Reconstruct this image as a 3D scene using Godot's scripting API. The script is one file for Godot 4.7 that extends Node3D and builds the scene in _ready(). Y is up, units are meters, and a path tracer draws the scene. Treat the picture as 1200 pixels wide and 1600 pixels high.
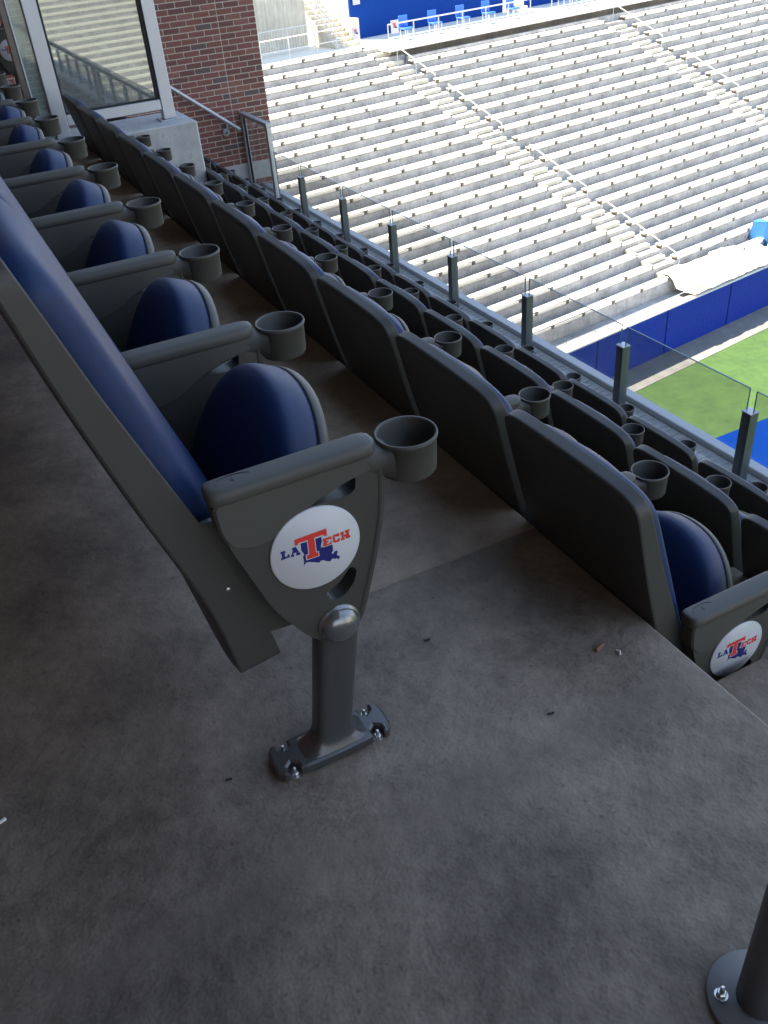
extends Node3D
# A club-level seating deck under a roof, looking along the rows and down over a sunlit end stand and field.

var M := {}            # materials
var used := {}         # names already taken at top level
var rng := RandomNumberGenerator.new()

# ------------------------------------------------------------------ mesh collector
class MB:
	var v := PackedVector3Array()
	var g := PackedInt32Array()
	var xf := Transform3D.IDENTITY
	func tri(a: Vector3, b: Vector3, c: Vector3, grp := -1) -> void:
		v.push_back(xf * a); v.push_back(xf * b); v.push_back(xf * c); g.push_back(grp)
	func quad(a: Vector3, b: Vector3, c: Vector3, d: Vector3, grp := -1) -> void:
		tri(a, b, c, grp); tri(a, c, d, grp)
	# closed pieces are turned outward by their signed volume
	func orient(from: int) -> void:
		var vol := 0.0
		var o: Vector3 = v[from] if from < v.size() else Vector3.ZERO
		for i in range(from, v.size(), 3):
			vol += (v[i] - o).dot((v[i + 1] - o).cross(v[i + 2] - o))
		if vol > 0.0:
			for i in range(from, v.size(), 3):
				var t := v[i + 1]; v[i + 1] = v[i + 2]; v[i + 2] = t
	func mesh() -> ArrayMesh:
		var st := SurfaceTool.new()
		st.begin(Mesh.PRIMITIVE_TRIANGLES)
		for i in g.size():
			st.set_smooth_group(g[i] if g[i] >= 0 else 0xFFFFFFFF)
			for k in 3:
				st.add_vertex(v[i * 3 + k])
		st.generate_normals()
		return st.commit()
	# box from corner to corner with chamfered edges
	func box(a: Vector3, b: Vector3, bev := 0.0) -> void:
		var from := v.size()
		var c := (a + b) * 0.5
		var h := (b - a).abs() * 0.5
		bev = minf(bev, minf(h.x, minf(h.y, h.z)) * 0.49)
		if bev <= 0.0:
			for ax in 3:
				for s in [-1.0, 1.0]:
					var q := []
					for k in [[-1, -1], [1, -1], [1, 1], [-1, 1]]:
						var p := Vector3.ZERO
						p[ax] = s * h[ax]; p[(ax + 1) % 3] = k[0] * s * h[(ax + 1) % 3]; p[(ax + 2) % 3] = k[1] * h[(ax + 2) % 3]
						q.push_back(c + p)
					quad(q[0], q[1], q[2], q[3])
		else:
			var corner := func(sx: float, sy: float, sz: float, ax: int) -> Vector3:
				var s := Vector3(sx, sy, sz)
				var p := Vector3(h.x * sx, h.y * sy, h.z * sz)
				for k in 3:
					if k != ax:
						p[k] -= s[k] * bev
				return c + p
			for ax in 3:
				var b1 := (ax + 1) % 3
				var b2 := (ax + 2) % 3
				for s in [-1.0, 1.0]:
					var q := []
					for k in [[-1, -1], [1, -1], [1, 1], [-1, 1]]:
						var sg := Vector3.ZERO
						sg[ax] = s; sg[b1] = k[0] * s; sg[b2] = k[1]
						q.push_back(corner.call(sg.x, sg.y, sg.z, ax))
					quad(q[0], q[1], q[2], q[3])
				# edges parallel to axis ax
				for s1 in [-1.0, 1.0]:
					for s2 in [-1.0, 1.0]:
						var e := []
						for t in [-1.0, 1.0]:
							var sg := Vector3.ZERO
							sg[ax] = t; sg[b1] = s1; sg[b2] = s2
							e.push_back(corner.call(sg.x, sg.y, sg.z, b1)); e.push_back(corner.call(sg.x, sg.y, sg.z, b2))
						if s1 * s2 > 0: quad(e[0], e[1], e[3], e[2])
						else: quad(e[0], e[2], e[3], e[1])
			for sx in [-1.0, 1.0]:
				for sy in [-1.0, 1.0]:
					for sz in [-1.0, 1.0]:
						var p0: Vector3 = corner.call(sx, sy, sz, 0)
						var p1: Vector3 = corner.call(sx, sy, sz, 1)
						var p2: Vector3 = corner.call(sx, sy, sz, 2)
						if sx * sy * sz > 0: tri(p0, p1, p2)
						else: tri(p0, p2, p1)
		orient(from)
	# skin over rings of equal size; ends closed with fans
	func loft(rings: Array, cap0 := true, cap1 := true, grp := 1, capgrp := -1) -> void:
		var from := v.size()
		var n: int = rings[0].size()
		for r in rings.size() - 1:
			var a: PackedVector3Array = rings[r]
			var b: PackedVector3Array = rings[r + 1]
			for i in n:
				var j := (i + 1) % n
				quad(a[i], a[j], b[j], b[i], grp)
		for e in 2:
			if (e == 0 and cap0) or (e == 1 and cap1):
				var ring: PackedVector3Array = rings[0] if e == 0 else rings[-1]
				var c := Vector3.ZERO
				for p in ring: c += p
				c /= n
				for i in n:
					var j := (i + 1) % n
					if e == 0: tri(c, ring[j], ring[i], capgrp)
					else: tri(c, ring[i], ring[j], capgrp)
		orient(from)
	func tube(path: PackedVector3Array, radius: float, seg := 10, squash := 1.0) -> void:
		var rings := []
		var side := Vector3.ZERO
		for i in path.size():
			var d := (path[mini(i + 1, path.size() - 1)] - path[maxi(i - 1, 0)]).normalized()
			if side == Vector3.ZERO:
				side = d.cross(Vector3.UP if absf(d.y) < 0.9 else Vector3.RIGHT).normalized()
			side = (side - d * side.dot(d)).normalized()
			var up := side.cross(d)
			var ring := PackedVector3Array()
			for k in seg:
				var an := TAU * k / seg
				ring.push_back(path[i] + (side * cos(an) + up * sin(an) * squash) * radius)
			rings.push_back(ring)
		loft(rings)
	# profile of (radius, height) round an axis
	func lathe(prof: Array, at: Vector3, axis := Vector3.UP, seg := 24, smooth := true) -> void:
		var side := axis.cross(Vector3.RIGHT if absf(axis.x) < 0.9 else Vector3.UP).normalized()
		var other := axis.cross(side)
		var rings := []
		for p in prof:
			var ring := PackedVector3Array()
			for k in seg:
				var an := TAU * k / seg
				ring.push_back(at + axis * p[1] + (side * cos(an) + other * sin(an)) * maxf(p[0], 0.00001))
			rings.push_back(ring)
		loft(rings, true, true, 1 if smooth else -1)
	# outline in x, y pulled along z, edges chamfered
	func extrude(pts: PackedVector2Array, z0: float, z1: float, bev := 0.0, sidegrp := -1) -> void:
		var from := v.size()
		if Geometry2D.is_polygon_clockwise(pts):
			pts.reverse()
		var n := pts.size()
		var ins := PackedVector2Array()
		for i in n:
			var e0 := (pts[i] - pts[(i + n - 1) % n]).normalized()
			var e1 := (pts[(i + 1) % n] - pts[i]).normalized()
			var m := (Vector2(-e0.y, e0.x) + Vector2(-e1.y, e1.x))
			m = m.normalized() / maxf(0.5, m.normalized().dot(Vector2(-e1.y, e1.x))) if m.length() > 0.01 else Vector2.ZERO
			ins.push_back(pts[i] + m * bev)
		var idx := Geometry2D.triangulate_polygon(ins)
		if idx.is_empty():
			ins = pts; idx = Geometry2D.triangulate_polygon(pts)
		for i in range(0, idx.size(), 3):
			var a := ins[idx[i]]; var b := ins[idx[i + 1]]; var c := ins[idx[i + 2]]
			if (b - a).cross(c - a) < 0.0:
				var t := b; b = c; c = t
			tri(Vector3(a.x, a.y, z1), Vector3(b.x, b.y, z1), Vector3(c.x, c.y, z1))
			tri(Vector3(a.x, a.y, z0), Vector3(c.x, c.y, z0), Vector3(b.x, b.y, z0))
		var lay := [[ins, z0], [pts, z0 + bev], [pts, z1 - bev], [ins, z1]] if bev > 0.0 else [[pts, z0], [pts, z1]]
		for l in lay.size() - 1:
			var pa: PackedVector2Array = lay[l][0]
			var pb: PackedVector2Array = lay[l + 1][0]
			var za: float = lay[l][1]
			var zb: float = lay[l + 1][1]
			for i in n:
				var j := (i + 1) % n
				quad(Vector3(pa[i].x, pa[i].y, za), Vector3(pa[j].x, pa[j].y, za), Vector3(pb[j].x, pb[j].y, zb), Vector3(pb[i].x, pb[i].y, zb), sidegrp)
		orient(from)

func round_poly(pts: PackedVector2Array, r: float, n := 4, own: Array = []) -> PackedVector2Array:
	var out := PackedVector2Array()
	var c := pts.size()
	for i in c:
		var p := pts[i]
		var a := pts[(i + c - 1) % c] - p
		var b := pts[(i + 1) % c] - p
		var d := minf(r if own.is_empty() else float(own[i]), minf(a.length(), b.length()) * 0.45)
		var s := p + a.normalized() * d
		var e := p + b.normalized() * d
		for k in n + 1:
			var t := float(k) / n
			out.push_back(s * (1 - t) * (1 - t) + p * 2 * t * (1 - t) + e * t * t)
	return out

func flat(a: Array, sc := 1.0) -> PackedVector2Array:
	var out := PackedVector2Array()
	for i in range(0, a.size(), 2):
		out.push_back(Vector2(a[i], a[i + 1]) * sc)
	return out

# ------------------------------------------------------------------ nodes
func numbered(called: String) -> String:
	if not used.has(called):
		used[called] = 0
		return called
	used[called] += 1
	return "%s_%03d" % [called, used[called]]

func part(called: String, mesh: Mesh, mat: Material, parent: Node3D, at := Vector3.ZERO) -> MeshInstance3D:
	var o := MeshInstance3D.new()
	o.name = called
	o.mesh = mesh
	o.material_override = mat
	o.cast_shadow = GeometryInstance3D.SHADOW_CASTING_SETTING_ON
	parent.add_child(o, true)
	o.position = at
	return o

func thing(called: String, label: String, category: String, at := Vector3.ZERO, group := "") -> Node3D:
	var o := Node3D.new()
	o.name = numbered(called)
	add_child(o)
	o.position = at
	tag(o, label, category, group)
	return o

func tag(o: Node3D, label: String, category: String, group := "") -> void:
	o.set_meta("label", label); o.set_meta("category", category)
	if group != "": o.set_meta("group", group)

func solo(called: String, mesh: Mesh, mat: Material, label: String, category: String, at := Vector3.ZERO, group := "") -> MeshInstance3D:
	var o := part(numbered(called), mesh, mat, self, at)
	tag(o, label, category, group)
	return o

func struct(called: String, mesh: Mesh, mat: Material, label: String, category: String, at := Vector3.ZERO) -> MeshInstance3D:
	var o := part(numbered(called), mesh, mat, self, at)
	tag(o, label, category)
	o.set_meta("kind", "structure")
	return o

func boxmesh(a: Vector3, b: Vector3, bev := 0.0) -> ArrayMesh:
	var m := MB.new()
	m.box(a, b, bev)
	return m.mesh()

# ------------------------------------------------------------------ textures and materials
func noise(freq: float, seed_: int, kind := FastNoiseLite.TYPE_SIMPLEX_SMOOTH, oct := 4) -> FastNoiseLite:
	var f := FastNoiseLite.new()
	f.noise_type = kind; f.frequency = freq; f.seed = seed_
	f.fractal_octaves = oct; f.fractal_type = FastNoiseLite.FRACTAL_FBM
	return f

func nimg(n: int, freq: float, seed_: int, kind := FastNoiseLite.TYPE_SIMPLEX_SMOOTH, oct := 4) -> PackedByteArray:
	var im := noise(freq, seed_, kind, oct).get_seamless_image(n, n)
	im.convert(Image.FORMAT_L8)
	return im.get_data()

func tex(im: Image) -> ImageTexture:
	im.generate_mipmaps()
	return ImageTexture.create_from_image(im)

# colour = mix(dark, light) by blended noises; linear values in, sRGB texture out
func color_tex(n: int, dark: Color, light: Color, layers: Array, stain: Color = Color(0, 0, 0, 0), stain_layer: PackedByteArray = PackedByteArray(), stain_at := 0.72) -> ImageTexture:
	var out := PackedByteArray()
	out.resize(n * n * 3)
	var lut := PackedByteArray()
	lut.resize(256 * 3)
	for i in 256:
		var c := dark.lerp(light, i / 255.0).linear_to_srgb()
		lut[i * 3] = int(clampf(c.r, 0, 1) * 255); lut[i * 3 + 1] = int(clampf(c.g, 0, 1) * 255); lut[i * 3 + 2] = int(clampf(c.b, 0, 1) * 255)
	var ss := stain.linear_to_srgb()
	var has := not stain_layer.is_empty()
	for i in n * n:
		var t := 0.0
		for l in layers:
			t += (l[0][i] - 128.0) * l[1]
		var k := clampi(int(128.0 + t), 0, 255) * 3
		var r := lut[k]; var gg := lut[k + 1]; var b := lut[k + 2]
		if has:
			var s := clampf((stain_layer[i] / 255.0 - stain_at) * 5.0, 0.0, 1.0) * stain.a
			r = int(lerpf(r, ss.r * 255, s)); gg = int(lerpf(gg, ss.g * 255, s)); b = int(lerpf(b, ss.b * 255, s))
		out[i * 3] = r; out[i * 3 + 1] = gg; out[i * 3 + 2] = b
	return tex(Image.create_from_data(n, n, false, Image.FORMAT_RGB8, out))

func normal_tex(n: int, layers: Array, strength: float) -> ImageTexture:
	var h := PackedByteArray()
	h.resize(n * n)
	for i in n * n:
		var t := 128.0
		for l in layers:
			t += (l[0][i] - 128.0) * l[1]
		h[i] = clampi(int(t), 0, 255)
	var im := Image.create_from_data(n, n, false, Image.FORMAT_L8, h)
	im.convert(Image.FORMAT_RGBA8)
	im.bump_map_to_normal_map(strength)
	return tex(im)

func stretch(src: PackedByteArray, n: int, k: int, along_x: bool) -> PackedByteArray:
	# streaks: average k neighbours along one axis (wraps round)
	var out := PackedByteArray()
	out.resize(n * n)
	for a in n:
		var sum := 0
		for j in k:
			sum += src[a * n + j] if along_x else src[j * n + a]
		for b in n:
			var at := a * n + b if along_x else b * n + a
			out[at] = clampi(int(128.0 + (float(sum) / k - 128.0) * sqrt(float(k)) * 0.7), 0, 255)
			var drop := a * n + b if along_x else b * n + a
			var add := a * n + (b + k) % n if along_x else ((b + k) % n) * n + a
			sum += src[add] - src[drop]
	return out

func mat(c: Color, rough: float, metal := 0.0, spec := 0.5) -> StandardMaterial3D:
	var m := StandardMaterial3D.new()
	m.albedo_color = c.linear_to_srgb(); m.albedo_color.a = c.a
	m.roughness = rough; m.metallic = metal; m.metallic_specular = spec
	return m

func tri_map(m: StandardMaterial3D, scale_: float, world := false) -> StandardMaterial3D:
	m.uv1_triplanar = true; m.uv1_world_triplanar = world
	m.uv1_scale = Vector3.ONE * scale_; m.uv1_triplanar_sharpness = 6.0
	return m

func with_normal(m: StandardMaterial3D, t: Texture2D, s: float) -> StandardMaterial3D:
	m.normal_enabled = true; m.normal_texture = t; m.normal_scale = s
	return m

func make_materials() -> void:
	var N := 1024
	var fine := nimg(N, 0.22, 11, FastNoiseLite.TYPE_SIMPLEX_SMOOTH, 2)
	var mid := nimg(N, 0.02, 5)
	var big := nimg(N, 0.005, 8)
	var brush := stretch(nimg(N, 0.3, 21, FastNoiseLite.TYPE_SIMPLEX_SMOOTH, 1), N, 26, false)
	var scuff := PackedByteArray()
	scuff.resize(N * N)
	for i in N * N:
		# scratches: only the strongest strokes, and only in worn patches
		var b_ := brush[i] - 128.0
		scuff[i] = clampi(int(128.0 + signf(b_) * maxf(0.0, absf(b_) - 22.0) * 1.6 * clampf((mid[i] - 128.0) / 30.0, 0.0, 1.0)), 0, 255)
	var mott := nimg(N, 0.06, 78, FastNoiseLite.TYPE_SIMPLEX_SMOOTH, 3)
	var speck := nimg(N, 0.11, 77, FastNoiseLite.TYPE_SIMPLEX_SMOOTH, 1)
	var pits := nimg(N, 0.05, 31, FastNoiseLite.TYPE_CELLULAR, 1)
	var patch := nimg(512, 0.008, 41)
	var patch2 := nimg(512, 0.03, 42)
	var f5 := nimg(512, 0.25, 51, FastNoiseLite.TYPE_SIMPLEX_SMOOTH, 2)

	# walked concrete, broom finished along the rows
	var conc_t := color_tex(N, Color(0.122, 0.105, 0.093), Color(0.30, 0.27, 0.243), [[fine, 0.28], [mott, 0.3], [mid, 0.5], [big, 0.62], [scuff, 0.10]], Color(0.04, 0.034, 0.03, 0.55), speck, 0.86)
	var conc_n := normal_tex(N, [[fine, 0.14], [scuff, 0.035], [mott, 0.35], [mid, 0.3], [pits, 0.07]], 4.0)
	var patch_t := color_tex(512, Color(0.50, 0.49, 0.49), Color(1.0, 0.99, 0.97), [[patch, 1.1], [patch2, 0.4]])
	var m := tri_map(mat(Color(1, 1, 1), 0.72, 0.0, 0.45), 1.0 / 1.9, true)
	m.albedo_texture = conc_t
	with_normal(m, conc_n, 0.55)
	m.detail_enabled = true; m.detail_blend_mode = BaseMaterial3D.BLEND_MODE_MUL
	m.detail_albedo = patch_t; m.detail_uv_layer = BaseMaterial3D.DETAIL_UV_2
	m.uv2_triplanar = true; m.uv2_world_triplanar = true; m.uv2_scale = Vector3.ONE / 4.3
	m.albedo_color = Color(1.0, 0.885, 0.755).linear_to_srgb()
	M.floor = m
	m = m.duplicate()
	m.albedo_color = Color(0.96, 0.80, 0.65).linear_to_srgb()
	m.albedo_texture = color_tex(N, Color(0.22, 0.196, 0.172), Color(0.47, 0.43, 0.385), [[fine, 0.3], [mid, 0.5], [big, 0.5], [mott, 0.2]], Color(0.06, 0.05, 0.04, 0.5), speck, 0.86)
	M.floor_lit_tint = m  # tan copy of the floor, light between the rows put into its colour

	# pale wall concrete
	var pale_t := color_tex(512, Color(0.26, 0.255, 0.25), Color(0.52, 0.515, 0.5), [[patch, 0.4], [patch2, 0.5], [f5, 0.15]], Color(0.16, 0.15, 0.14, 0.45), patch2, 0.72)
	m = tri_map(mat(Color(1, 1, 1), 0.8), 1.0 / 2.2, true)
	m.albedo_texture = pale_t
	with_normal(m, normal_tex(512, [[f5, 0.15], [patch2, 0.5]], 3.0), 0.5)
	M.pale = m

	# stand concrete: streaked and stained
	var run := stretch(nimg(512, 0.08, 61), 512, 90, false)
	var st_t := color_tex(512, Color(0.22, 0.215, 0.205), Color(0.55, 0.535, 0.51), [[patch2, 0.5], [f5, 0.12], [run, 0.2], [patch, 0.55]], Color(0.09, 0.07, 0.05, 0.5), patch2, 0.74)
	m = tri_map(mat(Color(1, 1, 1), 0.85), 1.0 / 5.0, false)
	m.albedo_texture = st_t
	M.stand = m
	m = tri_map(mat(Color(1, 1, 1), 0.85), 1.0 / 7.0, false)
	m.albedo_texture = color_tex(512, Color(0.40, 0.35, 0.26), Color(0.78, 0.71, 0.57), [[patch2, 0.3], [f5, 0.08], [run, 0.35], [patch, 0.3]])
	M.beige = m
	M.bench = mat(Color(0.80, 0.76, 0.66), 0.55)
	M.bench_b = mat(Color(0.76, 0.72, 0.61), 0.6)
	M.bench_c = mat(Color(0.72, 0.68, 0.57), 0.65)
	M.step_white = mat(Color(0.62, 0.56, 0.43), 0.7)
	M.bracket = mat(Color(0.13, 0.11, 0.075), 0.7)
	M.galv = mat(Color(0.50, 0.52, 0.54), 0.4, 0.6)
	M.rail_white = mat(Color(0.72, 0.71, 0.66), 0.5)

	# moulded plastic of the seats
	var grain := normal_tex(512, [[f5, 0.5]], 2.0)
	m = tri_map(mat(Color(0.042, 0.0395, 0.033), 0.50, 0.0, 0.5), 9.0)
	M.plastic = with_normal(m, grain, 0.28)
	m = tri_map(mat(Color(0.055, 0.052, 0.0435), 0.55, 0.0, 0.5), 9.0)
	M.plastic_arm = with_normal(m, grain, 0.4)
	m = tri_map(mat(Color(0.062, 0.060, 0.056), 0.27, 0.25, 0.6), 9.0)
	M.cast = with_normal(m, grain, 0.12)
	M.cast_dull = with_normal(tri_map(mat(Color(0.13, 0.13, 0.13), 0.5, 0.1), 9.0), grain, 0.3)
	M.knob = mat(Color(0.20, 0.20, 0.195), 0.22, 0.7, 0.6)
	var vinyl_t := color_tex(512, Color(0.004, 0.013, 0.052), Color(0.008, 0.024, 0.086), [[patch2, 0.5], [f5, 0.3]])
	m = tri_map(mat(Color(1, 1, 1), 0.5, 0.0, 0.4), 3.0)
	m.albedo_texture = vinyl_t
	M.vinyl = with_normal(m, normal_tex(512, [[f5, 0.4], [patch2, 0.25]], 2.0), 0.3)
	M.steel = mat(Color(0.55, 0.55, 0.54), 0.3, 0.9)
	M.black = mat(Color(0.012, 0.012, 0.012), 0.6)
	M.white = mat(Color(0.50, 0.50, 0.51), 0.3)
	M.plate = mat(Color(0.62, 0.62, 0.60), 0.4)
	M.red = mat(Color(0.62, 0.035, 0.025), 0.45)
	M.navy = mat(Color(0.008, 0.012, 0.13), 0.45)
	M.print = mat(Color(0.03, 0.03, 0.028), 0.6)

	# metals of the frames
	M.alu = with_normal(tri_map(mat(Color(0.42, 0.435, 0.46), 0.42, 0.45), 4.0), grain, 0.08)
	M.bronze = mat(Color(0.10, 0.085, 0.075), 0.4, 0.4)
	M.post = with_normal(tri_map(mat(Color(0.13, 0.15, 0.165), 0.36, 0.5), 5.0), grain, 0.08)
	M.rubber = mat(Color(0.015, 0.015, 0.016), 0.7)

	var gl := mat(Color(0.13, 0.19, 0.175, 0.17), 0.02, 0.0, 0.5)
	gl.transparency = BaseMaterial3D.TRANSPARENCY_ALPHA
	M.glass = gl
	gl = mat(Color(0.26, 0.30, 0.29, 0.45), 0.015, 0.45, 0.7)
	gl.transparency = BaseMaterial3D.TRANSPARENCY_ALPHA
	M.mirror_glass = gl
	gl = mat(Color(0.20, 0.30, 0.28, 0.5), 0.05, 0.1, 0.5)
	gl.transparency = BaseMaterial3D.TRANSPARENCY_ALPHA
	M.side_glass = gl
	M.glass_edge = mat(Color(0.05, 0.12, 0.14), 0.2)

	# bricks in four firings
	var bcols := [[Color(0.125, 0.046, 0.037), Color(0.22, 0.082, 0.063)], [Color(0.094, 0.038, 0.033), Color(0.168, 0.067, 0.055)], [Color(0.155, 0.062, 0.048), Color(0.255, 0.106, 0.082)], [Color(0.074, 0.05, 0.049), Color(0.125, 0.084, 0.080)]]
	M.bricks = []
	for b in bcols:
		m = tri_map(mat(Color(1, 1, 1), 0.8), 2.6, true)
		m.albedo_texture = color_tex(256, b[0], b[1], [[nimg(256, 0.05, 71), 0.6], [nimg(256, 0.25, 72), 0.35]])
		M.bricks.push_back(m)
	m = tri_map(mat(Color(1.0, 0.86, 0.78), 0.9), 0.8, true)
	m.albedo_texture = color_tex(256, Color(0.34, 0.33, 0.32), Color(0.62, 0.61, 0.59), [[nimg(256, 0.06, 73), 0.5], [nimg(256, 0.3, 74), 0.3]])
	M.mortar = m

	# ground
	var turf_t := color_tex(512, Color(0.013, 0.039, 0.005), Color(0.044, 0.098, 0.014), [[f5, 0.4], [patch2, 0.4], [patch, 0.35]])
	m = tri_map(mat(Color(1, 1, 1), 0.9), 1.0 / 6.0, true)
	m.albedo_texture = turf_t
	M.turf = m
	m = tri_map(mat(Color(1, 1, 1), 0.9, 0.0, 0.1), 1.0 / 3.0, true)
	m.albedo_texture = color_tex(512, Color(0.0005, 0.016, 0.12), Color(0.001, 0.028, 0.18), [[f5, 0.6], [patch2, 0.3]])
	M.blue_turf = m
	m = tri_map(mat(Color(1, 1, 1), 0.9), 1.0 / 9.0, true)
	m.albedo_texture = color_tex(512, Color(0.10, 0.10, 0.095), Color(0.19, 0.185, 0.17), [[patch2, 0.5], [f5, 0.2], [patch, 0.3]])
	M.ground = m
	M.line = mat(Color(0.74, 0.70, 0.60), 0.8)
	m = tri_map(mat(Color(1, 1, 1), 0.5, 0.0, 0.25), 1.0 / 3.0, true)
	m.albedo_texture = color_tex(512, Color(0.010, 0.030, 0.22), Color(0.018, 0.048, 0.33), [[patch2, 0.6], [f5, 0.2]])
	M.blue_wall = with_normal(m, normal_tex(512, [[patch2, 0.8]], 3.0), 0.3)
	M.blue_board = mat(Color(0.006, 0.045, 0.24), 0.7, 0.0, 0.2)
	M.blue_chair = mat(Color(0.02, 0.13, 0.55), 0.5)
	M.tarp_blue = mat(Color(0.035, 0.17, 0.40), 0.5)
	M.tarp_grey = mat(Color(0.22, 0.34, 0.46), 0.5)
	m = mat(Color(1, 1, 1), 0.7)
	m.vertex_color_use_as_albedo = true
	M.tarp_white = m
	M.soffit = mat(Color(0.20, 0.18, 0.16), 0.9)
	M.back_wall = mat(Color(0.20, 0.09, 0.07), 0.9)
	M.tobacco = mat(Color(0.20, 0.10, 0.06), 0.9)
	M.paper = mat(Color(0.6, 0.58, 0.54), 0.9)
	m = tri_map(mat(Color(0.95, 0.95, 0.95), 0.6), 1.0 / 0.35, true)
	m.albedo_texture = pale_t
	M.ledge = with_normal(m, normal_tex(512, [[f5, 1.0]], 6.0), 0.9)

# ------------------------------------------------------------------ the seats
const SEAT_W := 0.51
var seat_mesh := {}
const PROF := [[0.203, 0.232], [0.178, 0.39], [0.119, 0.588], [0.067, 0.775], [0.031, 0.925], [0.012, 1.002]]
const FLANGE := [0.076, 0.069, 0.059, 0.045, 0.034, 0.026]

func back_at(v_: float) -> Array:     # v 0..1 up the back -> [point, forward normal, flange depth]
	var f := clampf(v_, 0.0, 1.0) * 5.0
	var i := mini(int(f), 4)
	var t := f - i
	var idx := [maxi(i - 1, 0), i, i + 1, mini(i + 2, 5)]
	var q := []
	for k in idx: q.push_back(Vector2(PROF[k][0], PROF[k][1]))
	var p: Vector2 = q[1].cubic_interpolate(q[2], q[0], q[3], t)
	var p2: Vector2 = q[1].cubic_interpolate(q[2], q[0], q[3], minf(t + 0.05, 1.0))
	var p1: Vector2 = q[1].cubic_interpolate(q[2], q[0], q[3], maxf(t - 0.05, 0.0))
	var d := (p2 - p1).normalized()
	return [p, Vector2(d.y, -d.x), lerpf(FLANGE[i], FLANGE[i + 1], t)]

func back_ring(outline: PackedVector2Array, k: float, depth: Callable) -> PackedVector3Array:
	# outline: (z, v) with v in 0..1; k scales toward the middle; depth(z, v, flange) -> offset along the normal
	var ring := PackedVector3Array()
	for o in outline:
		var z := o.x * k
		var v_ := 0.52 + (o.y - 0.52) * k
		var b := back_at(v_)
		var p: Vector2 = b[0] + b[1] * float(depth.call(z, v_, b[2]))
		ring.push_back(Vector3(p.x, p.y, z))
	return ring

func dense(poly: PackedVector2Array, step: float, ys := 1.0) -> PackedVector2Array:
	var out := PackedVector2Array()
	for i in poly.size():
		var a := poly[i]
		var b := poly[(i + 1) % poly.size()]
		var n := maxi(1, int(ceil(((b - a) * Vector2(1, ys)).length() / step)))
		for k in n:
			out.push_back(a.lerp(b, float(k) / n))
	return out

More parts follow.
